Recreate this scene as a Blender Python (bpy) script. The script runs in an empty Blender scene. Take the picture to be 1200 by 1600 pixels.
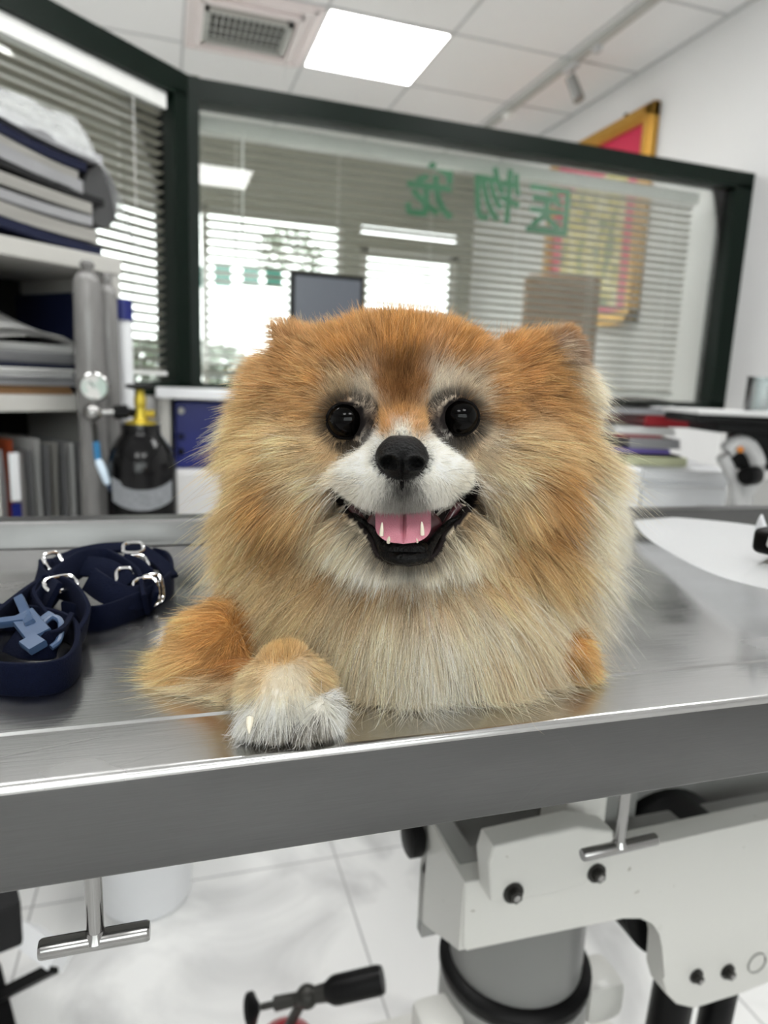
import bpy, bmesh, math, random
import numpy as np
from mathutils import Vector, Matrix, noise as mnoise
random.seed(7)
rng = np.random.default_rng(11)
SC = bpy.context.scene
COL = SC.collection
PI = math.pi

# ------------------------------------------------------------------ camera
# world = room frame: right wall is a plane of constant x, the glass partition a plane of constant y
FPX, PITCH, ROLL, YAW, CAMZ = 1058.656, math.radians(10.6985), math.radians(-2.3685), math.radians(18.2045), 1.02
cy_, sy_ = math.cos(YAW), math.sin(YAW)
def c2r(w):            # camera-yaw frame -> room frame
    return Vector((cy_*w[0]+sy_*w[1], -sy_*w[0]+cy_*w[1], w[2]))
_R = Vector((1, 0, 0)); _U = Vector((0, math.sin(PITCH), math.cos(PITCH))); _F = Vector((0, math.cos(PITCH), -math.sin(PITCH)))
_c, _s = math.cos(ROLL), math.sin(ROLL)
RIGHT = c2r(_c*_R - _s*_U); UP = c2r(_s*_R + _c*_U); FWD = c2r(_F)
cam = bpy.data.cameras.new('camera'); camo = bpy.data.objects.new('camera', cam); COL.objects.link(camo)
M = Matrix((RIGHT, UP, -FWD)).transposed().to_4x4(); M.translation = (0, 0, CAMZ)
camo.matrix_world = M
cam.sensor_fit = 'VERTICAL'; cam.sensor_height = 36.0; cam.sensor_width = 36.0
cam.lens = FPX/1600*36.0
cam.clip_start = 0.01; cam.clip_end = 200
cam.dof.use_dof = True; cam.dof.focus_distance = 0.272; cam.dof.aperture_fstop = cam.lens/2.7
SC.camera = camo
SC.view_settings.view_transform = 'Standard'; SC.view_settings.look = 'None'
SC.view_settings.exposure = 0.95; SC.view_settings.gamma = 1.0; SC.view_settings.use_curve_mapping = False
SC.cycles.max_bounces = 10; SC.cycles.diffuse_bounces = 5; SC.cycles.glossy_bounces = 4
SC.cycles.transparent_max_bounces = 16; SC.cycles.caustics_reflective = False; SC.cycles.caustics_refractive = False
SC.cycles.sample_clamp_indirect = 6.0
def ray(px, py):       # direction (room frame) of a measured photo point, unit depth along the view's horizontal
    X = (px-600)/FPX; Y = -(py-800)/FPX
    w = _R*(_c*X+_s*Y) + _U*(-_s*X+_c*Y) + _F
    return w
def L(px, py, D):      # camera-yaw frame, centimetres, camera height = 0
    w = ray(px, py); return np.array([w[0]/w[1]*D, D, w[2]/w[1]*D])
def RY(px, py, Y):     # room frame point on the plane y = Y
    w = c2r(ray(px, py)); return Vector((w[0]*Y/w[1], Y, w[2]*Y/w[1]+CAMZ))
def RD(px, py, D):     # room frame point at depth D metres
    w = ray(px, py); return c2r(w*(D/w[1]))+Vector((0, 0, CAMZ))

# ------------------------------------------------------------------ world (overcast daylight outdoors)
W = bpy.data.worlds.new('daylight'); SC.world = W; W.use_nodes = True
nt = W.node_tree; nt.nodes.clear()
wo = nt.nodes.new('ShaderNodeOutputWorld'); bg = nt.nodes.new('ShaderNodeBackground')
bg.inputs[0].default_value = (0.95, 0.98, 1.0, 1); bg.inputs[1].default_value = 3.0
nt.links.new(bg.outputs[0], wo.inputs[0])
PANEL_POWER = 8.0      # emission strength of the ceiling light diffusers

# ------------------------------------------------------------------ materials
def mat(name, col, rough=0.5, metal=0.0, spec=0.5, var=0.06, nscale=30.0, bump=0.0, bscale=200.0, coat=0.0, emit=None,
        trans=0.0, alpha=1.0, stretch=None, rvar=0.0, sss=0.0, aniso=0.0, col2=None, thr=None):
    m = bpy.data.materials.new(name); m.use_nodes = True
    n = m.node_tree; b = n.nodes['Principled BSDF']; lk = n.links.new
    tc = n.nodes.new('ShaderNodeTexCoord'); mp = n.nodes.new('ShaderNodeMapping')
    lk(tc.outputs['Object'], mp.inputs[0])
    if stretch: mp.inputs['Scale'].default_value = stretch
    no = n.nodes.new('ShaderNodeTexNoise'); no.inputs['Scale'].default_value = nscale; no.inputs['Detail'].default_value = 5
    lk(mp.outputs[0], no.inputs['Vector'])
    mx = n.nodes.new('ShaderNodeMix'); mx.data_type = 'RGBA'
    if col2 is None:
        c1 = [max(0, c*(1-var)) for c in col[:3]]+[1]; c2 = [min(1, c*(1+var)) for c in col[:3]]+[1]
    else:
        c1 = list(col[:3])+[1]; c2 = list(col2[:3])+[1]
    mx.inputs[6].default_value = c1; mx.inputs[7].default_value = c2
    if thr:
        mr = n.nodes.new('ShaderNodeMapRange'); mr.inputs[1].default_value = thr[0]; mr.inputs[2].default_value = thr[1]
        lk(no.outputs[0], mr.inputs[0]); lk(mr.outputs[0], mx.inputs[0])
    else: lk(no.outputs[0], mx.inputs[0])
    lk(mx.outputs[2], b.inputs['Base Color'])
    b.inputs['Roughness'].default_value = rough; b.inputs['Metallic'].default_value = metal
    b.inputs['Specular IOR Level'].default_value = spec; b.inputs['Coat Weight'].default_value = coat
    b.inputs['Transmission Weight'].default_value = trans; b.inputs['Alpha'].default_value = alpha
    if aniso: b.inputs['Anisotropic'].default_value = aniso
    if sss:
        b.inputs['Subsurface Weight'].default_value = sss; b.inputs['Subsurface Radius'].default_value = (0.006, 0.003, 0.002)
        b.inputs['Subsurface Scale'].default_value = 0.5
    if rvar:
        r2 = n.nodes.new('ShaderNodeMapRange'); r2.inputs[3].default_value = max(.02, rough-rvar); r2.inputs[4].default_value = rough+rvar
        r2.inputs[1].default_value = .3; r2.inputs[2].default_value = .7
        lk(no.outputs[0], r2.inputs[0]); lk(r2.outputs[0], b.inputs['Roughness'])
    if bump:
        nb = n.nodes.new('ShaderNodeTexNoise'); nb.inputs['Scale'].default_value = bscale; nb.inputs['Detail'].default_value = 6
        lk(mp.outputs[0], nb.inputs['Vector'])
        bp = n.nodes.new('ShaderNodeBump'); bp.inputs['Strength'].default_value = bump; bp.inputs['Distance'].default_value = 0.002
        lk(nb.outputs[0], bp.inputs['Height']); lk(bp.outputs[0], b.inputs['Normal'])
    if emit:
        b.inputs['Emission Color'].default_value = (*emit[0], 1); b.inputs['Emission Strength'].default_value = emit[1]
    return m
def glass_mat(name, tint=(1, 1, 1), refl=0.0, rough=0.0):
    m = bpy.data.materials.new(name); m.use_nodes = True; n = m.node_tree; n.nodes.clear(); lk = n.links.new
    o = n.nodes.new('ShaderNodeOutputMaterial'); t = n.nodes.new('ShaderNodeBsdfTransparent'); t.inputs[0].default_value = (*tint, 1)
    g = n.nodes.new('ShaderNodeBsdfGlossy'); g.inputs['Roughness'].default_value = rough
    f = n.nodes.new('ShaderNodeFresnel'); f.inputs[0].default_value = 1.45
    no = n.nodes.new('ShaderNodeTexNoise'); no.inputs['Scale'].default_value = 3
    a = n.nodes.new('ShaderNodeMath'); a.operation = 'MULTIPLY_ADD'; a.inputs[1].default_value = 0.02; a.inputs[2].default_value = refl*.5
    lk(no.outputs[0], a.inputs[0])
    ad = n.nodes.new('ShaderNodeMath'); ad.operation = 'ADD'; lk(f.outputs[0], ad.inputs[0]); lk(a.outputs[0], ad.inputs[1])
    x = n.nodes.new('ShaderNodeMixShader'); lk(ad.outputs[0], x.inputs[0]); lk(t.outputs[0], x.inputs[1]); lk(g.outputs[0], x.inputs[2])
    lk(x.outputs[0], o.inputs[0]); return m

MT = {}
MT['wall'] = mat('wall_paint', (.83, .825, .82), .75, var=.02, nscale=4, bump=.05, bscale=120)
MT['backwall'] = mat('reception_wall_paint', (.26, .26, .215), .8, var=.04, nscale=3)
MT['ceil'] = mat('ceiling_tile', (.92, .91, .91), .85, var=.015, nscale=6, bump=.1, bscale=400)
MT['gridbar'] = mat('ceiling_bar', (.60, .60, .60), .5)
MT['green'] = mat('dark_green_frame', (.0022, .0075, .0045), .36, var=.15, spec=.16)
MT['slat'] = mat('blind_slat', (.46, .45, .39), .45, var=.03)
MT['rail'] = mat('blind_rail', (.90, .90, .88), .35)
MT['glass'] = glass_mat('partition_glass', (.965, .98, .96))
MT['whitemetal'] = mat('cream_machine_paint', (.58, .575, .545), .38, nscale=70, spec=.5, coat=.2, col2=(.26, .24, .20), thr=(.70, .74))
MT['greymetal'] = mat('grey_machine_paint', (.26, .26, .25), .4, var=.12, nscale=9)
MT['black'] = mat('black_plastic', (.003, .003, .0032), .42, var=.2, spec=.16)
MT['darkmetal'] = mat('dark_bolt_metal', (.035, .034, .031), .45, metal=.6, var=.25, nscale=60)
MT['chrome'] = mat('polished_steel', (.34, .335, .33), .17, metal=1, var=.06, nscale=80, rvar=.05)
MT['white'] = mat('white_plastic', (.78, .79, .81), .35, var=.02)
MT['paper'] = mat('white_paper', (.72, .72, .71), .8, var=.05, nscale=14)
MT['greypaper'] = mat('grey_paper', (.30, .30, .31), .75, var=.14, nscale=22)
MT['beige'] = mat('beige_shelf_enamel', (.50, .49, .46), .45, var=.03)
MT['shelfdark'] = mat('dark_shelf_back', (.018, .018, .019), .7, spec=.2)
MT['navy'] = mat('navy_cover', (.005, .008, .032), .55, spec=.25)
MT['oldpaper'] = mat('aged_paper_edges', (.30, .29, .27), .8, var=.3, nscale=6, stretch=(.3, 1, 14))
MT['blue'] = mat('blue_enamel', (.004, .012, .15), .4, var=.08)
MT['red'] = mat('dark_red_cover', (.24, .006, .012), .45, var=.1)
MT['gold'] = mat('gold_frame', (.60, .33, .06), .32, metal=.65, var=.2, nscale=50, bump=.4, bscale=180)
MT['brass'] = mat('yellow_brass', (.55, .42, .05), .3, metal=.7, var=.15)
MT['kraft'] = mat('brown_board', (.24, .13, .055), .75, var=.1)
MT['plastic'] = None
def marble():
    m = bpy.data.materials.new('marble_floor_tile'); m.use_nodes = True; n = m.node_tree; b = n.nodes['Principled BSDF']; lk = n.links.new
    tc = n.nodes.new('ShaderNodeTexCoord'); no = n.nodes.new('ShaderNodeTexNoise'); no.inputs['Scale'].default_value = 3.2
    no.inputs['Detail'].default_value = 8; no.inputs['Distortion'].default_value = 1.2; lk(tc.outputs['Object'], no.inputs['Vector'])
    cr = n.nodes.new('ShaderNodeValToRGB'); e = cr.color_ramp.elements; e[0].position = .3; e[0].color = (.50, .50, .50, 1)
    e[1].position = .55; e[1].color = (.80, .80, .79, 1); lk(no.outputs[0], cr.inputs[0])
    br = n.nodes.new('ShaderNodeTexBrick'); br.offset = 0; br.inputs['Scale'].default_value = 1; br.inputs['Mortar Size'].default_value = .0022
    br.inputs['Brick Width'].default_value = .6; br.inputs['Row Height'].default_value = .6
    mp = n.nodes.new('ShaderNodeMapping'); mp.inputs['Location'].default_value = (.285, .52, 0); mp.inputs['Rotation'].default_value = (0, 0, .02)
    lk(tc.outputs['Object'], mp.inputs[0]); lk(mp.outputs[0], br.inputs['Vector'])
    mx = n.nodes.new('ShaderNodeMix'); mx.data_type = 'RGBA'; lk(br.outputs['Fac'], mx.inputs[0]); lk(cr.outputs[0], mx.inputs[6])
    mx.inputs[7].default_value = (.42, .42, .42, 1); lk(mx.outputs[2], b.inputs['Base Color']); b.inputs['Roughness'].default_value = .22
    return m
def steel(name, rough, base=.56, scratch=1.0, blotch=.12):
    """brushed stainless steel: long fine grain along the table, blotchy smears, scratches"""
    m = bpy.data.materials.new(name); m.use_nodes = True; n = m.node_tree; b = n.nodes['Principled BSDF']; lk = n.links.new
    tc = n.nodes.new('ShaderNodeTexCoord')
    def noi(scale, st, det=4):
        mp = n.nodes.new('ShaderNodeMapping'); mp.inputs['Scale'].default_value = st; lk(tc.outputs['Object'], mp.inputs[0])
        x = n.nodes.new('ShaderNodeTexNoise'); x.inputs['Scale'].default_value = scale; x.inputs['Detail'].default_value = det
        lk(mp.outputs[0], x.inputs['Vector']); return x.outputs[0]
    grain = noi(60, (1, 40, 40), 3); sm = noi(9, (1, 1.4, 1), 6); fine = noi(700, (.05, 1, 1), 2)
    mr = n.nodes.new('ShaderNodeMapRange'); mr.inputs[1].default_value = .35; mr.inputs[2].default_value = .7
    mr.inputs[3].default_value = rough-.05; mr.inputs[4].default_value = rough+blotch; lk(sm, mr.inputs[0])
    lk(mr.outputs[0], b.inputs['Roughness'])
    mx = n.nodes.new('ShaderNodeMix'); mx.data_type = 'RGBA'; lk(grain, mx.inputs[0])
    mx.inputs[6].default_value = (base*.88, base*.875, base*.86, 1); mx.inputs[7].default_value = (base*1.1, base*1.1, base*1.1, 1)
    lk(mx.outputs[2], b.inputs['Base Color'])
    b.inputs['Metallic'].default_value = 1.0
    # scratches: thin dark/bright cells
    vo = n.nodes.new('ShaderNodeTexVoronoi'); vo.feature = 'DISTANCE_TO_EDGE'; vo.inputs['Scale'].default_value = 16
    mp = n.nodes.new('ShaderNodeMapping'); mp.inputs['Scale'].default_value = (.5, 2.6, 1); mp.inputs['Rotation'].default_value = (0, 0, .5)
    lk(tc.outputs['Object'], mp.inputs[0]); lk(mp.outputs[0], vo.inputs['Vector'])
    sc = n.nodes.new('ShaderNodeMapRange'); sc.inputs[1].default_value = 0; sc.inputs[2].default_value = .006; sc.inputs[3].default_value = -.6*scratch; sc.inputs[4].default_value = 0
    lk(vo.outputs[0], sc.inputs[0])
    ad = n.nodes.new('ShaderNodeMath'); ad.operation = 'ADD'; lk(sc.outputs[0], ad.inputs[0]); lk(fine, ad.inputs[1])
    bp = n.nodes.new('ShaderNodeBump'); bp.inputs['Strength'].default_value = .05; bp.inputs['Distance'].default_value = .0008
    lk(ad.outputs[0], bp.inputs['Height']); lk(bp.outputs[0], b.inputs['Normal'])
    return m
MT['marble'] = marble()
MT['steeltop'] = steel('stainless_table_top', .19, .60)
MT['steelside_shaded'] = steel('shaded_stainless_side', .32, .15)  # dark copy of the top's steel: shade of side faces in the colour

# ------------------------------------------------------------------ mesh helpers
class MB:
    def __init__(s): s.b = bmesh.new()
    def box(s, c, size, rz=0, bev=0, rx=0, ry=0, seg=2):
        r = bmesh.ops.create_cube(s.b, size=1); vs = r['verts']
        mt = Matrix.Translation(c) @ Matrix.Rotation(rz, 4, 'Z') @ Matrix.Rotation(ry, 4, 'Y') @ Matrix.Rotation(rx, 4, 'X') @ Matrix.Diagonal((*size, 1))
        bmesh.ops.transform(s.b, matrix=mt, verts=vs)
        if bev:
            es = list({e for v in vs for e in v.link_edges})
            bmesh.ops.bevel(s.b, geom=es, offset=bev, segments=seg, profile=.6, affect='EDGES')
        return s
    def b2(s, lo, hi, bev=0):
        return s.box([(a+b)/2 for a, b in zip(lo, hi)], [abs(b-a) for a, b in zip(lo, hi)], bev=bev)
    def cyl(s, p, q, r, r2=None, seg=24, cap=True):
        p, q = Vector(p), Vector(q); d = q-p
        g = bmesh.ops.create_cone(s.b, cap_ends=cap, segments=seg, radius1=r, radius2=r if r2 is None else r2, depth=d.length)
        mt = Matrix.Translation((p+q)/2) @ d.to_track_quat('Z', 'Y').to_matrix().to_4x4()
        bmesh.ops.transform(s.b, matrix=mt, verts=g['verts']); return s
    def sph(s, c, r, seg=24, rot=None):
        g = bmesh.ops.create_uvsphere(s.b, u_segments=seg, v_segments=max(8, seg*2//3), radius=1)
        r = (r, r, r) if isinstance(r, (int, float)) else r
        mt = Matrix.Translation(c) @ (rot.to_4x4() if rot else Matrix()) @ Matrix.Diagonal((*r, 1))
        bmesh.ops.transform(s.b, matrix=mt, verts=g['verts']); return s
    def lathe(s, prof, c=(0, 0, 0), seg=40, axis=None):
        rings = []
        for r, z in prof:
            rings.append([s.b.verts.new((r*math.cos(2*PI*k/seg), r*math.sin(2*PI*k/seg), z)) for k in range(seg)])
        for a, b in zip(rings, rings[1:]):
            for k in range(seg): s.b.faces.new((a[k], a[(k+1) % seg], b[(k+1) % seg], b[k]))
        s.b.faces.new(rings[0][::-1]); s.b.faces.new(rings[-1])
        mt = Matrix.Translation(c)
        if axis is not None: mt = mt @ Vector(axis).to_track_quat('Z', 'Y').to_matrix().to_4x4()
        bmesh.ops.transform(s.b, matrix=mt, verts=[v for r in rings for v in r]); return s
    def tube(s, pts, r, seg=10, rs=None):
        pts = [Vector(p) for p in pts]; rings = []; n = len(pts)
        up = Vector((0, 0, 1))
        for i, p in enumerate(pts):
            t = (pts[min(i+1, n-1)]-pts[max(i-1, 0)]).normalized()
            a = t.cross(up)
            if a.length < .05: a = t.cross(Vector((0, 1, 0)))
            a.normalize(); bb = a.cross(t)
            rr = rs[i] if rs else r
            rings.append([s.b.verts.new(p+(a*math.cos(2*PI*k/seg)+bb*math.sin(2*PI*k/seg))*rr) for k in range(seg)])
        for a, b in zip(rings, rings[1:]):
            for k in range(seg): s.b.faces.new((a[k], a[(k+1) % seg], b[(k+1) % seg], b[k]))
        s.b.faces.new(rings[0][::-1]); s.b.faces.new(rings[-1]); return s
    def prism(s, poly, y0, y1, bev=0):    # outline in x/z, extruded along y
        a = [s.b.verts.new((x, y0, z)) for x, z in poly]; b = [s.b.verts.new((x, y1, z)) for x, z in poly]
        f = [s.b.faces.new(a), s.b.faces.new(b[::-1])]
        for i in range(len(a)):
            j = (i+1) % len(a); f.append(s.b.faces.new((a[j], a[i], b[i], b[j])))
        if bev:
            es = [e for e in f[0].edges]
            bmesh.ops.bevel(s.b, geom=es, offset=bev, segments=3, profile=.5, affect='EDGES')
        return s
    def ribbon(s, pts, w, t, side):       # strap: centre line, width along `side` (vector or list), thickness t
        pts = [Vector(p) for p in pts]; n = len(pts); rings = []
        for i, p in enumerate(pts):
            tg = (pts[min(i+1, n-1)]-pts[max(i-1, 0)]).normalized()
            sd = Vector(side[i] if isinstance(side, list) else side); sd = (sd-tg*sd.dot(tg)).normalized(); nn = tg.cross(sd)
            rings.append([s.b.verts.new(p+sd*(a*w/2)+nn*(b*t/2)) for a, b in ((-1, -.6), (-.9, -1), (.9, -1), (1, -.6), (1, .6), (.9, 1), (-.9, 1), (-1, .6))])
        for a, b in zip(rings, rings[1:]):
            for k in range(8): s.b.faces.new((a[k], a[(k+1) % 8], b[(k+1) % 8], b[k]))
        s.b.faces.new(rings[0][::-1]); s.b.faces.new(rings[-1]); return s
    def grid(s, fn, nu, nv, thick=0):     # surface patch fn(u,v) -> point, optionally solid
        v = [[s.b.verts.new(fn(i/nu, j/nv)) for j in range(nv+1)] for i in range(nu+1)]
        fs = [s.b.faces.new((v[i][j], v[i+1][j], v[i+1][j+1], v[i][j+1])) for i in range(nu) for j in range(nv)]
        if thick: bmesh.ops.solidify(s.b, geom=fs, thickness=thick)
        return s
def mtx(o): return Matrix.Translation(o.location) @ Matrix.Rotation(o.rotation_euler.z, 4, 'Z')
def obj(name, mb, m, parent=None, world=True, smooth=False, kind=None, label=None):
    """link a mesh; world=True: coordinates are room coordinates, else the (top) thing's own frame"""
    b = mb.b if isinstance(mb, MB) else mb
    top = parent
    while top is not None and top.parent is not None: top = top.parent
    if top is not None and world: bmesh.ops.transform(b, matrix=mtx(top).inverted(), verts=b.verts)
    bmesh.ops.recalc_face_normals(b, faces=b.faces)
    me = bpy.data.meshes.new(name); b.to_mesh(me); b.free()
    me.materials.append(m)
    if smooth:
        me.polygons.foreach_set('use_smooth', [True]*len(me.polygons))
        try: me.set_sharp_from_angle(angle=math.radians(42))
        except Exception: pass
    o = bpy.data.objects.new(name, me); COL.objects.link(o)
    if parent is not None: o.parent = parent
    if kind: o['kind'] = kind
    if label: o['label'] = label
    return o
def thing(name, label, cat, loc=(0, 0, 0), rz=0, group=None):
    o = bpy.data.objects.new(name, None); COL.objects.link(o); o.location = loc; o.rotation_euler = (0, 0, rz); o.empty_display_size = .05
    o['label'] = label; o['category'] = cat
    if group: o['group'] = group
    return o
def tag(o, label, cat, group=None, kind=None):
    o['label'] = label; o['category'] = cat
    if group: o['group'] = group
    if kind: o['kind'] = kind
    return o
def spline(pts, n=8, closed=False):
    pts = [Vector(p) for p in pts]; out = []; N = len(pts)
    for i in range(N if closed else N-1):
        g = lambda k: pts[k % N] if closed else pts[max(0, min(N-1, k))]
        p0, p1, p2, p3 = g(i-1), g(i), g(i+1), g(i+2)
        for k in range(n):
            t = k/n; out.append(.5*((2*p1)+(p2-p0)*t+(2*p0-5*p1+4*p2-p3)*t*t+(3*p1-p0-3*p2+p3)*t**3))
    out.append(pts[0] if closed else pts[-1]); return out
# ------------------------------------------------------------------ the room
CH = 2.64; XR = 2.357; YB = 5.2; XL = -3.0; YF = -2.6; PY = 2.455
def struct(name, mb, m, parent=None, **k): return obj(name, mb, m, parent, kind='structure', **k)
struct('floor', MB().b2((XL, YF, -.05), (XR, YB, 0)), MT['marble'])
struct('ceiling', MB().b2((XL, YF, CH), (XR, YB, CH+.05)), MT['ceil'])
g = MB(); gx = [XL+.002]+[.125+.5977*k for k in range(-5, 4)]; gy = [3.273+.5977*k for k in range(-9, 4)]
for x in gx: g.b2((x-.0065, YF, CH-.004), (x+.0065, YB, CH))
for y in gy: g.b2((XL, y-.0065, CH-.004), (XR, y+.0065, CH))
g.b2((XR-.016, YF, CH-.006), (XR, YB, CH))
struct('trim_1', g, MT['gridbar'])
struct('wall_right', MB().b2((XR, YF, 0), (XR+.1, YB+.1, CH)), MT['wall'])
struct('wall_left', MB().b2((XL-.1, YF, 0), (XL, YB+.1, CH)), MT['wall'])
WX0, WX1, WZ0, WZ1 = -1.7, 1.1, 1.1, 2.3
struct('wall_front', MB().b2((XL, YF-.1, 0), (WX0, YF, CH)).b2((WX1, YF-.1, 0), (XR, YF, CH)).b2((WX0, YF-.1, 0), (WX1, YF, WZ0)).b2((WX0, YF-.1, WZ1), (WX1, YF, CH)), MT['wall'])
f = MB()
for x in (WX0, -.32, WX1-.05): f.b2((x, YF-.08, WZ0), (x+.05, YF-.03, WZ1))
for z in (WZ0, WZ1-.05): f.b2((WX0, YF-.08, z), (WX1, YF-.03, z+.05))
w4 = struct('added_fill_window', f, MT['rail']); struct('window_pane', MB().b2((WX0, YF-.06, WZ0), (WX1, YF-.055, WZ1)), MT['glass'], w4)  # window added behind the camera, unseen, as daylight fill for the dog's front
struct('ground_pavement_front', MB().b2((-8, -14, -.12), (8, YF-.1, -.05)), MT['gridbar'])
# far wall of the reception with a wide window, a glass door and a transom
wb = MB()
wb.b2((XL, YB, 0), (-2.7, YB+.1, CH)); wb.b2((-2.7, YB, 2.19), (1.31, YB+.1, CH)); wb.b2((-2.7, YB, 0), (1.31, YB+.1, .62))
wb.b2((1.31, YB, 0), (1.44, YB+.1, CH)); wb.b2((1.44, YB, 2.03), (2.25, YB+.1, 2.13)); wb.b2((1.44, YB, 2.20), (2.25, YB+.1, CH)); wb.b2((2.25, YB, 0), (XR, YB+.1, CH))
struct('wall_back', wb, MT['backwall'])
f = MB()
for x in (-2.7, -1.72, -.72, .28, 1.27): f.b2((x, YB+.02, .62), (x+.045, YB+.07, 2.19))
for z in (.62, 2.15): f.b2((-2.7, YB+.02, z), (1.31, YB+.07, z+.04))
MT['offwhite'] = mat('window_frame_paint', (.5, .5, .47), .5)
w3 = struct('window_3', f, MT['offwhite']); struct('window_pane', MB().b2((-2.7, YB+.04, .62), (1.31, YB+.046, 2.19)), MT['glass'], w3)
f = MB().b2((1.44, YB+.02, .02), (1.50, YB+.07, 2.03)).b2((2.19, YB+.02, .02), (2.25, YB+.07, 2.03)).b2((1.44, YB+.02, 1.97), (2.25, YB+.07, 2.03)).b2((1.44, YB+.02, .02), (2.25, YB+.07, .35))
d1 = struct('door_1', f, MT['offwhite']); struct('door_pane', MB().b2((1.48, YB+.04, .3), (2.21, YB+.046, 1.99)), MT['glass'], d1)
struct('door_handle', MB().tube([(1.56, YB, .95), (1.56, YB-.04, .97), (1.56, YB-.04, 1.25), (1.56, YB, 1.27)], .012), MT['chrome'], d1, smooth=True)

# glass partitions in a dark green frame, meeting at a corner post
TOP, SILL = 1.94, .985
UL = Vector((-math.sin(math.radians(48)), -math.cos(math.radians(48)), 0)); C0 = Vector((.075, PY, 0)); LEN = 2.1; ANG = math.atan2(UL.y, UL.x)
def lbox(b, s0, s1, z0, z1, t0, t1):   # box along the left partition; t across (negative = reception side)
    nn = Vector((-UL.y, UL.x, 0))
    c = C0+UL*((s0+s1)/2)+nn*((t0+t1)/2)
    return b.box((c.x, c.y, (z0+z1)/2), (s1-s0, t1-t0, z1-z0), rz=ANG)
struct('wall_partition_base', MB().b2((.075, PY-.03, 0), (XR, PY+.05, SILL-.03)), MT['wall'])
b = MB(); lbox(b, 0, LEN, 0, SILL-.03, -.04, .04); struct('wall_partition_side_base', b, MT['wall'])
f = MB(); f.b2((.10, PY-.035, TOP-.062), (XR-.001, PY+.06, TOP)); f.b2((.10, PY-.035, SILL-.03), (XR-.001, PY+.06, SILL+.012))
f.b2((XR-.085, PY-.035, SILL), (XR-.001, PY+.06, TOP-.05)); f.b2((.03, PY-.045, SILL-.03), (.125, PY+.07, TOP))
w1 = struct('window_1', f, MT['green'])
struct('window_pane', MB().b2((.12, PY-.004, SILL), (XR-.08, PY+.002, TOP-.06)), MT['glass'], w1)
f = MB(); lbox(f, .01, LEN, TOP-.072, TOP, -.05, .045); lbox(f, .01, LEN, SILL-.03, SILL+.012, -.05, .045); lbox(f, .02, .075, SILL, TOP-.05, -.05, .045); lbox(f, LEN-.05, LEN, SILL, TOP-.05, -.05, .045)
w2 = struct('window_2', f, MT['green'])
b = MB(); lbox(b, .07, LEN-.04, SILL, TOP-.07, .0, .005); struct('window_pane', b, MT['glass'], w2)

# venetian blinds on the reception side of the panes
def blind(x0, x1, label, loc, rz, side, tilt=-.38):
    t = thing('venetian_blind', label, 'blind', loc, rz, None)
    w = x1-x0; z1 = TOP-.075-loc[2]+0
    obj('headrail', MB().b2((x0, side-.02, z1-.045), (x1, side+.02, z1)), MT['rail'], t, world=False)
    b = MB(); z = z1-.065; n = 0
    while z > SILL+.03-loc[2]:
        fn = lambda u, v, z=z: (x0+.01+u*(w-.02), side+(v-.5)*.027, z+(v-.5)*.027*tilt+.0022*(1-(2*v-1)**2))
        b.grid(fn, 1, 4, .0004); z -= .0282; n += 1
    obj('slats', b, MT['slat'], t, world=False, smooth=True)
    obj('bottom_rail', MB().b2((x0+.01, side-.013, z+.008), (x1-.01, side+.013, z+.02)), MT['rail'], t, world=False)
    for k in range(4 if w < 2 else 6):
        x = x0+.12+(w-.24)*k/(3 if w < 2 else 5)
        obj('cord', MB().cyl((x, side-.0145, z1-.04), (x, side-.0145, z+.02), .0011, seg=6).cyl((x, side+.0145, z1-.04), (x, side+.0145, z+.02), .0011, seg=6), MT['rail'], t, world=False)
    obj('tilt_wand', MB().cyl((x0+.14, side-.03, z1-.03), (x0+.14, side-.03, z1-.36), .004, seg=8), MT['rail'], t, world=False, smooth=True)
    return t
blind(.05, 2.09, 'white venetian blind with open slats behind the wide partition window', (.08, PY+.08, 1.0), 0, 0)
nn = Vector((-UL.y, UL.x, 0)); base = C0+UL*.09-nn*.028
blind(0, LEN-.2, 'white venetian blind behind the side partition window above the shelf', (base.x, base.y, 1.0), ANG, --.035, tilt=.42)

# ------------------------------------------------------------------ ceiling fittings
def panel(x, y, label, grp=None):
    t = thing('ceiling_light', label, 'ceiling light', (x+.299, y+.299, CH), 0, grp)
    obj('frame', MB().b2((x+.006, y+.006, CH-.008), (x+.592, y+.592, CH-.0045)), MT['rail'], t)
    obj('diffuser', MB().b2((x+.016, y+.016, CH-.0095), (x+.582, y+.582, CH-.0082)), MT['lamp'], t)
MT['lamp'] = mat('lit_diffuser', (.9, .9, .9), .5, emit=((1, 1, .985), PANEL_POWER))
panel(.724, 3.273, 'bright square ceiling light panel beside the air conditioner grille')
for x, y, lb in ((-1.069, .882, 'square ceiling light panel over the left of the room, out of the frame'), (.127, .882, 'square ceiling light panel above the examination table'), (1.322, .882, 'square ceiling light panel above the side desk'),
        (.127, -1.509, 'square ceiling light panel behind the camera, mirrored in the partition glass'), (-1.069, -1.509, 'square ceiling light panel behind the camera towards the left wall'), (-1.069, 3.273, 'added square ceiling light panel, unseen, over the left of the reception'), (-2.264, 4.468, 'added square ceiling light panel, unseen, near the left of the reception window'), (-2.264, 3.273, 'added square ceiling light panel, unseen, at the far left of the reception')):  # the three reception panels are added out of view to brighten that room
    panel(x, y, lb, 'ceiling light panels outside the frame')
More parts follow.
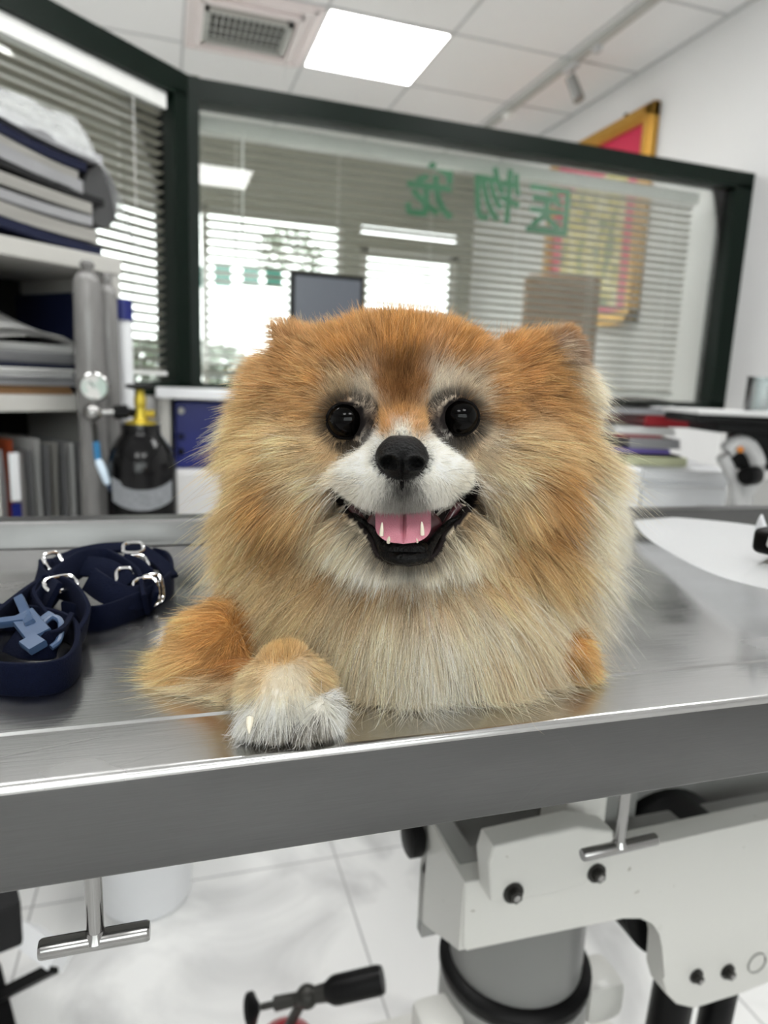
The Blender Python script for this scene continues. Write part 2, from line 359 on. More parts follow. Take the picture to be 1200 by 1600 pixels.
# air conditioner cassette
t = thing('air_conditioner', 'pinkish white ceiling air conditioner with dark square grille', 'air conditioner', (.41, 3.58, CH))
MT['acpink'] = mat('ac_plastic', (.86, .78, .77), .4, var=.03)
b = MB()
b.b2((.13, 3.28, CH-.018), (.715, 3.868, CH-.004))
obj('body', b, MT['acpink'], t)
fr = MB()
for r_, z_ in ((.27, .024), (.215, .036)):
    for a in range(4):
        dx, dy = ((0, -1), (1, 0), (0, 1), (-1, 0))[a]
        fr.box((.41+dx*r_, 3.58+dy*r_, CH-z_/2-.005), ((.02 if dx else 2*r_+.02), (.02 if dy else 2*r_+.02), z_), bev=.004)
obj('frame', fr, MT['acpink'], t)
obj('vent_recess', MB().b2((.225, 3.445, CH-.022), (.575, 3.725, CH-.0185)), MT['shelfdark'], t)
gr = MB()
for k in range(13): gr.box((.235+k*.0275, 3.585, CH-.03), (.006, .28, .014), ry=.5)
for k in range(4): gr.b2((.225, 3.47+k*.075, CH-.027), (.575, 3.476+k*.075, CH-.022))
obj('grille', gr, MT['offwhite'], t)
for k, (a, b_, c, d) in enumerate(((.2, 3.43, .6, 3.445), (.2, 3.725, .6, 3.74), (.2, 3.43, .225, 3.74), (.575, 3.43, .6, 3.74))):
    obj('grille_frame', MB().b2((a, b_, CH-.04), (c, d, CH-.012)), MT['offwhite'], t)
# track light
t = thing('track_light', 'white ceiling track with one small spotlight hanging from it', 'track light', (1.965, 3.2, CH))
obj('track', MB().b2((1.948, 2.0, CH-.028), (1.978, 4.6, CH-.001)), MT['offwhite'], t)
obj('adapter', MB().b2((1.945, 3.23, CH-.05), (1.981, 3.33, CH-.026), bev=.003), MT['gridbar'], t)
obj('connector', MB().b2((1.945, 3.05, CH-.055), (1.981, 3.085, CH-.026), bev=.003), MT['gridbar'], t)
obj('stem', MB().cyl((1.963, 3.26, CH-.045), (1.963, 3.26, CH-.10), .006), MT['greymetal'], t, smooth=True)
obj('spotlight', MB().cyl((1.96, 3.27, CH-.09), (1.985, 3.22, CH-.2), .026, .028), MT['greymetal'], t, smooth=True)
t = thing('ceiling_sensor', 'small white sensor on the ceiling track near the wall', 'sensor', (1.965, 3.95, CH-.028))
obj('housing', MB().sph((1.965, 3.95, CH-.043), (.03, .03, .02)), MT['rail'], t, smooth=True)
obj('base_plate', MB().cyl((1.965, 3.95, CH-.035), (1.965, 3.95, CH-.028), .035), MT['rail'], t)

# framed picture on the right wall
t = thing('framed_picture', 'large gold-framed red and yellow picture on the right wall', 'picture', (XR, 3.55, 1.4))
y0, y1, z0, z1 = 3.07, 4.02, 1.38, 2.44
for (a, b_, c, d) in ((y0, y0+.075, z0, z1), (y1-.075, y1, z0, z1), (y0, y1, z0, z0+.075), (y0, y1, z1-.075, z1)):
    obj('frame', MB().b2((XR-.045, a, c), (XR-.001, b_, d), bev=.008).b2((XR-.055, (a+.02) if b_-a < .5 else a+.02, c+.02), (XR-.04, b_-.02, d-.02), bev=.004), MT['gold'], t)
def art():
    m = bpy.data.materials.new('crimson_and_yellow_artwork'); m.use_nodes = True; n = m.node_tree; b = n.nodes['Principled BSDF']; lk = n.links.new
    tc = n.nodes.new('ShaderNodeTexCoord'); sp = n.nodes.new('ShaderNodeSeparateXYZ'); lk(tc.outputs['Generated'], sp.inputs[0])
    no = n.nodes.new('ShaderNodeTexNoise'); no.inputs['Scale'].default_value = 9; no.inputs['Detail'].default_value = 3; lk(tc.outputs['Generated'], no.inputs['Vector'])
    cr = n.nodes.new('ShaderNodeValToRGB'); e = cr.color_ramp.elements; e[0].position = .38; e[0].color = (.18, .22, .08, 1); e[1].position = .5; e[1].color = (.62, .50, .08, 1)
    e2 = cr.color_ramp.elements.new(.6); e2.color = (.75, .68, .4, 1); lk(no.outputs[0], cr.inputs[0])
    def band(o, lo, hi):
        a = n.nodes.new('ShaderNodeMath'); a.operation = 'GREATER_THAN'; a.inputs[1].default_value = lo; lk(o, a.inputs[0])
        c = n.nodes.new('ShaderNodeMath'); c.operation = 'LESS_THAN'; c.inputs[1].default_value = hi; lk(o, c.inputs[0])
        d = n.nodes.new('ShaderNodeMath'); d.operation = 'MULTIPLY'; lk(a.outputs[0], d.inputs[0]); lk(c.outputs[0], d.inputs[1]); return d.outputs[0]
    q = n.nodes.new('ShaderNodeMath'); q.operation = 'MULTIPLY'; lk(band(sp.outputs[1], .14, .86), q.inputs[0]); lk(band(sp.outputs[2], .05, .80), q.inputs[1])
    mx = n.nodes.new('ShaderNodeMix'); mx.data_type = 'RGBA'; lk(q.outputs[0], mx.inputs[0]); mx.inputs[6].default_value = (.62, .02, .08, 1); lk(cr.outputs[0], mx.inputs[7])
    lk(mx.outputs[2], b.inputs['Base Color']); b.inputs['Roughness'].default_value = .3; return m
obj('canvas', MB().b2((XR-.02, y0+.06, z0+.06), (XR-.012, y1-.06, z1-.06)), art(), t)
obj('hanging_hook', MB().sph((XR-.02, 3.32, z1+.012), .013), MT['darkmetal'], t, smooth=True)

# green lettering on the inside of the reception glass (seen through the blind)
MT['greenletter'] = mat('green_vinyl', (.03, .22, .10), .5)
def cjk(ch, c, size, name, label, mirror=False):
    cu = bpy.data.curves.new(name, 'FONT'); cu.body = ch; cu.size = size; cu.align_x = 'CENTER'; cu.align_y = 'CENTER'; cu.extrude = .0008; cu.offset = size*.02
    o = bpy.data.objects.new(name, cu); o.data.materials.append(MT['greenletter']); COL.objects.link(o)
    dg = bpy.context.evaluated_depsgraph_get(); me = bpy.data.meshes.new_from_object(o.evaluated_get(dg)); bpy.data.objects.remove(o)
    o = bpy.data.objects.new(name, me); COL.objects.link(o)
    me.transform(Matrix.Rotation(PI/2, 4, 'X')); 
    if mirror: me.transform(Matrix.Diagonal((-1, 1, 1, 1)))
    o.location = c; return tag(o, label, 'window lettering')
for ch, px, py, lab in (('\u5ba0', 672, 305, 'leftmost of three green characters on the partition glass'), ('\u7269', 776, 312, 'middle green character on the partition glass'), ('\u533b', 858, 335, 'rightmost green character on the partition glass, beside the picture')):
    p = RY(px, py, PY+.010); cjk(ch, p, .20, 'glass_lettering', lab, mirror=True)

# brown padded chair in the reception, close behind the blind
t = thing('office_chair', 'brown high-backed chair behind the blind on the right', 'chair', (2.0, 3.25, 0), -.25)
obj('backrest', MB().box((0, 0, 1.28), (.40, .07, .66), bev=.03, seg=4), MT['kraft'], t, world=False, smooth=True)
obj('seat', MB().box((-.03, -.24, .50), (.46, .46, .09), bev=.03, seg=4), MT['kraft'], t, world=False, smooth=True)
obj('back_post', MB().tube([(0, .03, 1.0), (0, .07, .7), (-.01, .0, .45), (-.03, -.24, .44)], .018), MT['black'], t, world=False, smooth=True)
obj('gas_column', MB().cyl((-.03, -.24, .08), (-.03, -.24, .46), .025), MT['darkmetal'], t, world=False, smooth=True)
for k in range(5):
    a = 2*PI*k/5+.2; lg = obj('leg', MB().tube([(-.03, -.24, .10), (-.03+.28*math.cos(a), -.24+.28*math.sin(a), .06)], .016), MT['black'], t, world=False, smooth=True)
    obj('caster', MB().sph((-.03+.28*math.cos(a), -.24+.28*math.sin(a), .026), .026), MT['black'], lg, world=False, smooth=True)

# ------------------------------------------------------------------ outdoors, seen through the blinds
MT['pave'] = mat('pavement', (.42, .42, .42), .8); MT['leaf'] = mat('hedge_leaf', (.07, .10, .05), .6, var=.5, nscale=8); MT['build'] = mat('pale_render', (.55, .53, .48), .8)
struct('ground_pavement', MB().b2((-14, YB+.1, -.12), (14, 24, -.05)), MT['pave'])
def shrub(label, cx, cy, w, d, h, n, z0=0, grp=None):
    t = thing('hedge', label, 'hedge', (cx, cy, -.05), 0, grp); b = MB(); r = random.Random(int(cx*10)+5)
    for _ in range(n):
        a, e = r.random()*2*PI, r.random()**.5
        p = Vector((cx+w/2*math.cos(a)*e, cy+d/2*math.sin(a)*e, z0+(h-z0)*(1-r.random()**1.6*(.9))*math.sqrt(max(0, 1-e*e*.6))))
        s = .03+.035*r.random(); u = Vector((r.gauss(0, 1), r.gauss(0, 1), r.gauss(0, 1))).normalized(); v = u.orthogonal().normalized()
        q = [b.b.verts.new(p+x) for x in (u*s, v*s*.5, -u*s, -v*s*.5)]; b.b.faces.new(q)
    obj('foliage', b, MT['leaf'], t)
    obj('stem', MB().cyl((cx, cy, -.05), (cx, cy, h*.6), .04), MT['darkmetal'], t, smooth=True)
shrub('tall dark green hedge outside the reception window', .2, 7.4, 2.2, .9, 1.42, 4500)
shrub('low round bush outside the glass door', 2.6, 8.2, 1.5, .9, 1.35, 2500)
shrub('wide green bush outside the left end of the window', -2.6, 7.6, 2.2, 1., 1.4, 3500)
shrub('small tree crown outside the right end of the reception window', 1.65, 9.5, .9, .7, 3.0, 500, z0=2.35)
MT['teal'] = mat('teal_film', (.05, .42, .32), .4)
for k, px in enumerate((312, 348, 392, 428)):
    p = RY(px, 428, YB+.035); tag(obj('window_sticker', MB().b2((p.x-.06, YB+.030, p.z-.09), (p.x+.06, YB+.034, p.z+.05)), MT['teal']),
        ('leftmost', 'second', 'third', 'rightmost')[k]+' of four teal stickers on the reception window', 'window sticker', 'teal stickers in a row on the window')
# ------------------------------------------------------------------ exam table (top, welded hooks, lift)
TZ = .885
TA = math.radians(-1.155)
tab = thing('exam_table', 'stainless steel veterinary examination table on a white lift', 'table', (.35, .55, 0), TA)
def TP(x, y, z=0): # room -> table-local (lengthwise x from its base)
    v = mtx(tab).inverted() @ Vector((x, y, z)); return v
e0 = TP(.078, .226); YE = e0.y          # front edge in table frame
cr = TP(.090, .262).y; yb = TP(.0, .560).y
X0, X1 = -.95, .62
# profile in (y,z), extruded along x
prof = [(YE+.020, .8452), (YE+.001, .8452), (YE, .8465), (YE-.0002, .8818), (YE+.0001, .8832), (YE+.0007, .8841), (YE+.0017, .8847), (YE+.003, .8848), (cr-.0016, .8848), (cr-.0006, .8836), (cr+.0002, .8836), (cr+.0010, .8850), (yb-.003, .8850)]
b = MB(); rows = []
for x in np.linspace(X0, X1, 60): rows.append([b.b.verts.new((x, y, z+.00035*math.sin(x*7+y*9)*(0 if z < .88 else 1))) for y, z in prof])
for a, c in zip(rows, rows[1:]):
    for k in range(len(prof)-1): b.b.faces.new((a[k], a[k+1], c[k+1], c[k]))
top = obj('tabletop', b, MT['steeltop'], tab, world=False, smooth=True)
top.data.materials.append(MT['steelside_shaded'])
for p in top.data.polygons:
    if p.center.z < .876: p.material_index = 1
rp = [(yb-.003, .885), (yb-.001, .8855), (yb, .888), (yb, .903), (yb+.002, .906), (yb+.022, .906), (yb+.024, .903), (yb+.024, .8455), (yb+.01, .8455)]
b = MB(); rows = [[b.b.verts.new((x, y, z)) for y, z in rp] for x in (X0, X1)]
for k in range(len(rp)-1): b.b.faces.new((rows[0][k], rows[0][k+1], rows[1][k+1], rows[1][k]))
obj('rear_rim', b, MT['steelside_shaded'], tab, world=False, smooth=True)
for x in (X0, X1):
    obj('end_rim', MB().b2((x-.004, YE, .8465), (x+.004, yb+.024, .8835 if x < 0 else .8835)), MT['steelside_shaded'], tab, world=False)
obj('underside', MB().b2((X0, YE+.02, .862), (X1, yb+.02, .870)), MT['greymetal'], tab, world=False)
def tee(p_top, p, a, c, r, rs, label):
    h = obj('tether_hook', MB().tube([p_top, Vector(p_top).lerp(Vector(p), .5), p], rs, seg=20), MT['chrome'], tab, smooth=True, label=label)
    a, c = Vector(a), Vector(c); d = (c-a).normalized()
    obj('crossbar', MB().tube([a, a+d*.0006, a+d*.0012, c-d*.0012, c-d*.0006, c], r, seg=28, rs=[r*.86, r*.96, r, r, r*.96, r*.86]), MT['chrome'], h, smooth=True)
    obj('weld', MB().tube([Vector(p)+Vector((0, 0, .0046)), Vector(p)+Vector((0, 0, .0028)), Vector(p)+Vector((0, 0, .001))], rs, seg=20, rs=[rs*1.02, rs*1.25, rs*1.5]), MT['chrome'], h, smooth=True)
tee((-.0295, .252, .862), (-.0292, .252, .8005), (-.0495, .2525, .8003), (-.0090, .2505, .8012), .0039, .0033, 'steel tee-shaped hook at the left')
tee((.2818, .330, .862), (.2822, .330, .7255), (.2545, .331, .7232), (.3110, .329, .7262), .0041, .0036, 'steel tee-shaped hook at the right')

# white lift bracket below the top (front plate at y = .42)
Y = .42
WM = MT['whitemetal']
def R2(px, py, Y=Y): p = RY(px, py, Y); return (p.x, p.z)
def arc(c, r, a0, a1, n=8): return [(c[0]+r*math.cos(math.radians(a0+(a1-a0)*k/n)), c[1]+r*math.sin(math.radians(a0+(a1-a0)*k/n))) for k in range(n+1)]
poly = [R2(727, 1380), R2(724, 1484), R2(731, 1488), R2(975, 1431), R2(1003, 1431), R2(1023, 1441), R2(1034, 1458), R2(1038, 1480), R2(1035, 1530), R2(1042, 1555), R2(1058, 1571), R2(1085, 1577), R2(1165, 1552), R2(1205, 1530)]
xr = .66
poly += [(xr, R2(1205, 1530)[1]), (xr, R2(1200, 1280)[1]), R2(1200, 1280), R2(1030, 1318)]
lp = obj('lift_plate', MB().prism(poly, Y, Y+.022, bev=.0025), WM, tab, smooth=True, label='white painted steel plate of the lift')
xl = R2(727, 1380)[0]; zt = R2(727, 1380)[1]; zb = R2(727, 1488)[1]
def R2b(px, py, x):  # point on plane x
    w = c2r(ray(px, py)); return Vector((x, w[1]*x/w[0], w[2]*x/w[0]+CAMZ))
pa = R2b(660, 1300, xl); 
sp = MB(); yy = min(pa.y, .62)
vs = [(xl, Y+.003, zt), (xl, Y+.003, zb), (xl, yy, zt-.11), (xl, yy, zt)]
for dx in (0,):
    a = [sp.b.verts.new(v) for v in vs]; c = [sp.b.verts.new((v[0]+.012, v[1], v[2])) for v in vs]
    sp.b.faces.new(a); sp.b.faces.new(c[::-1])
    for i in range(4): sp.b.faces.new((a[i], a[(i+1) % 4], c[(i+1) % 4], c[i]))
obj('lift_side_plate', sp, WM, tab)
obj('lift_side_flange', MB().b2((xl+.004, Y+.02, zt-.012), (xl+.022, yy, zt+.001), bev=.002), MT['greymetal'], tab)
obj('lift_back_plate', MB().b2((xl, yy-.012, zt-.12), (xr, yy, zt+.012)), MT['greymetal'], tab)
for k, yk in enumerate((.455, .50)):
    obj('lift_rail', MB().b2((xl+.012, yk, zt-.05), (xr, yk+.018, zt-.012+.012*k), bev=.002), MT['greymetal'], tab)
# raised boss carrying two bolts
bz0, bz1 = R2(770, 1402)[1], R2(765, 1320)[1]
bp = [R2(764, 1330), R2(770, 1407), R2(905, 1377), R2(960, 1366), R2(1010, 1300), R2(905, 1287), R2(767, 1322)]
bp = [R2(764, 1350, .40), R2(768, 1410, .40), R2(790, 1413, .40), R2(912, 1385, .40), R2(960, 1350, .40), R2(960, 1300, .40), R2(905, 1292, .40), R2(772, 1323, .40)]
obj('lift_boss', MB().prism(bp, .40, .4215, bev=.003), WM, tab, smooth=True)
def bolt(px, py, Y, r, label=None, sock=True):
    c = RY(px, py, Y); h = obj('bolt', MB().cyl((c.x, Y+.004, c.z), (c.x, Y-.001, c.z), r, seg=28).cyl((c.x, Y-.0008, c.z), (c.x, Y-.006, c.z), r*.62, seg=6), MT['darkmetal'], tab, smooth=False, label=label)
    if sock: obj('bolt_head', MB().cyl((c.x, Y-.0055, c.z), (c.x, Y-.0068, c.z), r*.38, seg=6), MT['chrome'], h)
bolt(802, 1395, .3995, .0085); bolt(932, 1364, .3995, .0082); bolt(1088, 1525, .4195, .0072, 'rust-edged bolt'); bolt(1137, 1518, .4195, .0078)
c = RY(1183, 1505, .4195)
ring = MB().tube([(c.x+.0105*math.cos(a), .4195, c.z+.0105*math.sin(a)) for a in np.linspace(0, 2*PI, 33)], .0009, seg=6)
obj('cover_ring', ring, MT['greymetal'], tab, smooth=True)
c = R2b(648, 1333, xl)
kn = obj('side_knob', MB().lathe([(.013, 0), (.0165, .002), (.0165, .012), (.014, .015)], (xl-.018, c.y-.02, zt-.020), axis=(1, 0, 0)), MT['black'], tab, smooth=True)
obj('knob_shaft', MB().cyl((xl-.006, c.y-.02, zt-.020), (xl+.014, c.y-.02, zt-.020), .007), MT['darkmetal'], kn, smooth=True)
obj('side_lug', MB().cyl((xl+.002, c.y-.02, zt-.030), (xl+.012, c.y-.02, zt-.030), .020), WM, tab, smooth=True)
# hangers between lift and top
h = RY(915, 1290, .45)
obj('lift_hanger', MB().b2((h.x-.028, .44, h.z-.015), (h.x+.012, .48, .862), bev=.002), WM, tab)
obj('lift_hanger', MB().b2((h.x+.02, .47, h.z-.02), (h.x+.07, .50, .862), bev=.002), MT['greymetal'], tab)
p = RY(1115, 1250, .56)
obj('lift_post', MB().b2((p.x-.035, .55, zt-.03), (p.x+.02, .60, .862), bev=.003), MT['greymetal'], tab)
obj('lift_motor_housing', MB().cyl((.475, .45, .555), (.475, .58, .555), .075, seg=36), MT['black'], tab, smooth=True)
# column and base
cx, cyy = .372, .585
obj('lift_column', MB().cyl((cx, cyy, .10), (cx, cyy, zt-.02), .0745, seg=48), MT['greymetal2'] if 'greymetal2' in MT else mat('worn_grey_column', (.20, .20, .195), .35, var=.1, nscale=7, metal=.2), tab, smooth=True)
obj('column_collar', MB().lathe([(.075, .388), (.081, .386), (.086, .381), (.086, .373), (.082, .367), (.075, .366)], (cx, cyy, 0)), MT['black'], tab, smooth=True)
obj('column_sleeve', MB().lathe([(.076, .10), (.084, .10), (.084, .366), (.076, .366)], (cx, cyy, 0)), MT['greymetal'], tab, smooth=True)
for s in (-1, 1):
    obj('sleeve_lug', MB().box((cx+s*.10, cyy-.02, .33), (.05, .05, .05), bev=.012), WM, tab, smooth=True)
obj('lift_base', MB().box((cx, cyy, .05), (.50, .42, .10), bev=.012), WM, tab, smooth=True)
p = RD(1075, 1590, .62)
obj('rear_strut', MB().cyl((.53, .52, 0.1), (.53, .50, .5), .022).cyl((.60, .52, 0.1), (.60, .50, .5), .018), MT['black'], tab, smooth=True)

# ------------------------------------------------------------------ things on the floor
p = RD(230, 1440, 1.13); bx, by = -.05, 1.27
t = thing('bucket', 'round white plastic bucket on the floor under the table', 'bucket', (bx, by, 0))
obj('body', MB().lathe([(.082, 0), (.086, .004), (.098, .27), (.102, .275), (.102, .29), (.096, .29), (.094, .275), (.080, .01), (.02, .008)], (bx, by, 0)), MT['white'], t, smooth=True)
obj('handle', MB().tube([(bx-.1*math.cos(a), by-.03-.06*math.sin(a), .27-.10*math.sin(a)) for a in np.linspace(0, PI, 15)], .003), MT['darkmetal'], t, smooth=True)
# small gas bottle with black handled valve
vx, vy = .150, .800
t = thing('gas_bottle', 'dark valve with black grip on a small red gas bottle', 'gas bottle', (vx, vy, 0))
obj('bottle', MB().lathe([(.03, 0), (.045, .004), (.046, .07), (.04, .095), (.018, .115), (.012, .12)], (vx, vy, 0)), MT['red'], t, smooth=True)
a = RD(598, 1530, .79); c = RD(388, 1578, .79)
d = (a-c); q = lambda s: c+d*s
v = obj('valve', MB().tube([q(.10), q(.21)], .0045).tube([q(.20), q(.34)], .0085, rs=[.0095, .0085]).tube([q(.33), q(.36), q(.48), q(.58), q(.62)], .009, rs=[.007, .009, .0105, .012, .0125]).sph(q(.44), .0155, seg=20), MT['darkmetal'], t, smooth=True)
obj('grip', MB().tube([q(.58), q(.63), q(.66), q(.97), q(1.0)], .018, rs=[.012, .0175, .0185, .0185, .0165], seg=24), MT['black'], t, smooth=True)
dn = d.normalized()
obj('handwheel', MB().lathe([(.016, -.004), (.021, -.003), (.021, .003), (.016, .005), (.006, .012)], q(.02), axis=dn), MT['black'], t, smooth=True)
obj('valve_stem', MB().cyl((vx, vy, .115), q(.42), .007), MT['darkmetal'], t, smooth=True)
# edge of a trolley at bottom left
t = thing('equipment_stand', 'white equipment stand with black base bar at lower left', 'equipment stand', (-.30, .98, 0))
A = RD(-60, 1585, .85); B = RD(85, 1512, .85)
obj('base_bar', MB().tube([A, B], .011, seg=4), MT['black'], t)
A = RD(0, 1445, .95); B = RD(95, 1500, .86)
obj('white_leg', MB().tube([A, A.lerp(B, .5)+Vector((0, 0, .01)), B], .022, seg=4), MT['white'], t)
A = RD(-4, 1390, .8); B = RD(8, 1478, .8)
obj('dark_housing', MB().box(((A+B)/2), (.045, .05, .07), rz=.3, bev=.006), MT['shelfdark'], t)
obj('leg', MB().cyl((-.30, .98, 0), (-.30, .98, .34), .014), MT['black'], t, smooth=True)
obj('base_plate', MB().box((-.30, .95, .012), (.16, .34, .024), rz=.35, bev=.004), MT['black'], t)

# ------------------------------------------------------------------ harness on the table
MT['strap'] = mat('navy_webbing', (.0022, .0042, .016), .9, spec=.12, var=.35, nscale=900, bump=.5, bscale=1500)
MT['buckle'] = mat('slate_blue_plastic', (.04, .075, .15), .4, var=.05)
MT['ring'] = mat('shiny_ring_metal', (.8, .8, .8), .12, metal=1, var=.03)
har = thing('dog_harness', 'navy blue webbing dog harness with metal rings and buckles', 'harness', (-.05, .42, TZ))
def T(px, py, h=0): w = c2r(ray(px, py)); s = (TZ+h-CAMZ)/w[2]; return Vector((w[0]*s, w[1]*s, TZ+h))
Z = (0, 0, 1)
def strap(pts, w=.013, t=.0028, side=Z, name='strap', m='strap', n=8):
    P = [T(x, y, h) for x, y, h in pts]
    sd = side
    return obj(name, MB().ribbon(spline(P, n), w, t, sd), MT[m], har, smooth=True)
# h = height of the strap's centre line above the table; photo points of the foot of each strap
strap([(-70, 1000, .0075), (-30, 1050, .0075), (40, 1062, .0075), (100, 1052, .0075), (122, 1020, .0075), (112, 985, .0075), (60, 968, .0075), (-10, 965, .0075), (-60, 975, .0075)], .0145)
strap([(-60, 1020, .009), (-20, 985, .012), (20, 950, .014), (60, 920, .014), (85, 900, .013)], .014, side=(.3, .5, .8))
strap([(120, 1000, .0075), (135, 965, .012), (110, 925, .016), (70, 915, .016), (50, 940, .012), (80, 985, .006)], .014, side=(.2, -.3, .9))
strap([(60, 950, .010), (95, 905, .018), (130, 880, .022), (170, 878, .020), (215, 905, .016), (228, 945, .0075)], .015, side=(-.2, .2, 1))
strap([(100, 960, .005), (150, 968, .006), (205, 950, .007), (250, 925, .0075), (268, 905, .0078), (262, 880, .009), (235, 872, .012)], .015)
strap([(70, 905, .014), (90, 880, .018), (130, 862, .022), (175, 856, .025), (215, 858, .024), (250, 880, .018), (268, 902, .012)], .009, side=(.1, .9, .4))
strap([(85, 930, .018), (60, 905, .016), (75, 888, .016), (120, 885, .02), (165, 890, .020), (200, 915, .014)], .014, side=(.1, .8, .6))
strap([(20, 1000, .01), (50, 1010, .012), (85, 1005, .012), (105, 975, .012)], .013, side=(.3, .6, .6))
strap([(140, 905, .020), (170, 925, .016), (205, 935, .012), (240, 925, .01)], .014, side=(0, .6, .8))
strap([(190, 880, .02), (215, 890, .018), (235, 915, .012), (240, 940, .0075)], .013, side=(.2, .5, .8))
def ringb(px, py, h, w, l, rz, tilt=.5):
    c = T(px, py, h); P = []
    for k in range(17):
        a = 2*PI*k/16; u = math.copysign(abs(math.cos(a))**.6, math.cos(a))*w/2; v = math.copysign(abs(math.sin(a))**.6, math.sin(a))*l/2
        P.append(c+Vector((u*math.cos(rz)-v*math.sin(rz)*math.cos(tilt), u*math.sin(rz)+v*math.cos(rz)*math.cos(tilt), v*math.sin(tilt))))
    obj('metal_ring', MB().tube(P, .0012, seg=8), MT['ring'], har, smooth=True)
ringb(228, 925, .012, .014, .016, .2, 1.2); ringb(238, 920, .013, .012, .016, .3, 1.2); ringb(95, 912, .02, .017, .010, .6, .6); ringb(84, 878, .022, .012, .012, .9, 1.)
ringb(208, 856, .026, .012, .008, 0, .7); ringb(215, 880, .02, .012, .012, .4, .6); ringb(196, 900, .018, .010, .010, 0, .9)
# side-release buckle: three prongs and a body
bc = T(45, 985, .016)
bk = MB()
def pr(a, c, w): bk.ribbon([T(*a), T(*[(x+y)/2 for x, y in zip(a, c)]), T(*c)], w, .0035, (.4, .75, .3))
pr((-4, 974, .016), (42, 968, .019), .0045); pr((30, 935, .020), (48, 975, .019), .0045); pr((35, 962, .019), (62, 995, .016), .011); pr((60, 975, .018), (78, 962, .018), .004); pr((44, 1000, .015), (60, 1012, .014), .008)
obj('buckle', bk, MT['buckle'], har, smooth=True)
obj('buckle_frame', MB().tube(spline([T(62, 1008, .014), T(60, 985, .017), T(80, 965, .019), T(95, 972, .018), T(92, 1000, .014), T(80, 1012, .012)], 5), .0015, seg=8), MT['buckle'], har, smooth=True)

# ------------------------------------------------------------------ white sheet (curled plastic cone) lying at the right
t = thing('plastic_sheet', 'curled white plastic sheet lying on the right of the table', 'sheet', (.5, .5, TZ))
near = [(984, 806, .012), (1005, 835, .010), (1045, 862, .010), (1110, 895, .014), (1180, 916, .018), (1260, 930, .024), (1340, 940, .03)]
far = [(984, 806, .012), (1010, 807, .012), (1045, 808, .014), (1090, 811, .018), (1150, 817, .024), (1230, 828, .03), (1330, 842, .036)]
N_ = spline([T(*q) for q in near], 6); F_ = spline([T(*q) for q in far], 6)
def fs(u, v):
    i = u*(len(N_)-1); k = min(int(i), len(N_)-2); f = i-k
    a = N_[k].lerp(N_[k+1], f); c = F_[k].lerp(F_[k+1], f); p = a.lerp(c, v); p.z += .004*math.sin(PI*v)*min(1, u*3); return p
obj('sheet', MB().grid(fs, 36, 12, .0012), mat('white_sheet_plastic', (.95, .96, .97), .5, var=.01), t, smooth=True)
def tab_(u, v): return T(1175+10*v, 845, .03)+Vector((.012*u+.03*v, -.02*v+.05*u*v, .018*math.sin(PI*u*.6)+.03*v))
obj('curled_tab', MB().grid(lambda u, v: T(1178+16*u+12*v, 833+8*v, .028)+Vector((0, 0, .012*math.sin(PI*u)*(1-v)+.004)), 8, 6, .001), MT['white'], t, smooth=True)
c = T(1232, 850, .040)
t = thing('dark_clamp', 'black clamp resting on the white sheet at the right edge', 'clamp', c-Vector((0, 0, .01)))
obj('body', MB().box(c, (.022, .04, .018), rz=.3, bev=.006, seg=4), MT['black'], t, smooth=True)
obj('jaw', MB().tube([c+Vector((-.015, 0, 0)), c+Vector((-.024, -.01, .012)), c+Vector((-.02, -.02, .03))], .003), MT['white'], t, smooth=True)
# ------------------------------------------------------------------ left shelf unit (local frame: x = -s towards the near left, y = depth, z)
CA = math.atan2(.643, .766); CB = Vector((-.086, 1.713, 0))
cab = thing('shelf_unit', 'beige metal shelf unit full of papers in front of the side window', 'shelf unit', CB, CA)
BG = MT['beige']; Wc, Dc = .95, .38
def cl(name, mb, m, **k): return obj(name, mb, m, cab, world=False, **k)
for z, th in ((1.272, .036), (.968, .034), (.62, .03), (.28, .03)):
    cl('shelf_board', MB().b2((-Wc+.02, .0, z-th), (-.018 if z < 1.2 else .004, Dc, z), bev=.003), BG)
cl('side_panel', MB().b2((-.02, .004, 0), (0, Dc, 1.236), bev=.002), BG)
cl('side_panel', MB().b2((-Wc, .004, 0), (-Wc+.02, Dc, 1.272), bev=.002), BG)
cl('divider', MB().b2((-.318, .002, 0), (-.298, Dc, 1.236), bev=.002), BG)
cl('back_panel', MB().b2((-Wc+.02, Dc-.012, .05), (-.02, Dc-.002, 1.236)), MT['shelfdark'])
cmx = mtx(cab)
def place(name, label, cat, grp, mb, m, smooth=False, base=(0, 0, 0)):
    """a loose thing modelled in the shelf's frame"""
    bmesh.ops.transform(mb.b, matrix=cmx, verts=mb.b.verts)
    o = obj(name, mb, m, None, smooth=smooth); return tag(o, label, cat, grp)
r = random.Random(3)
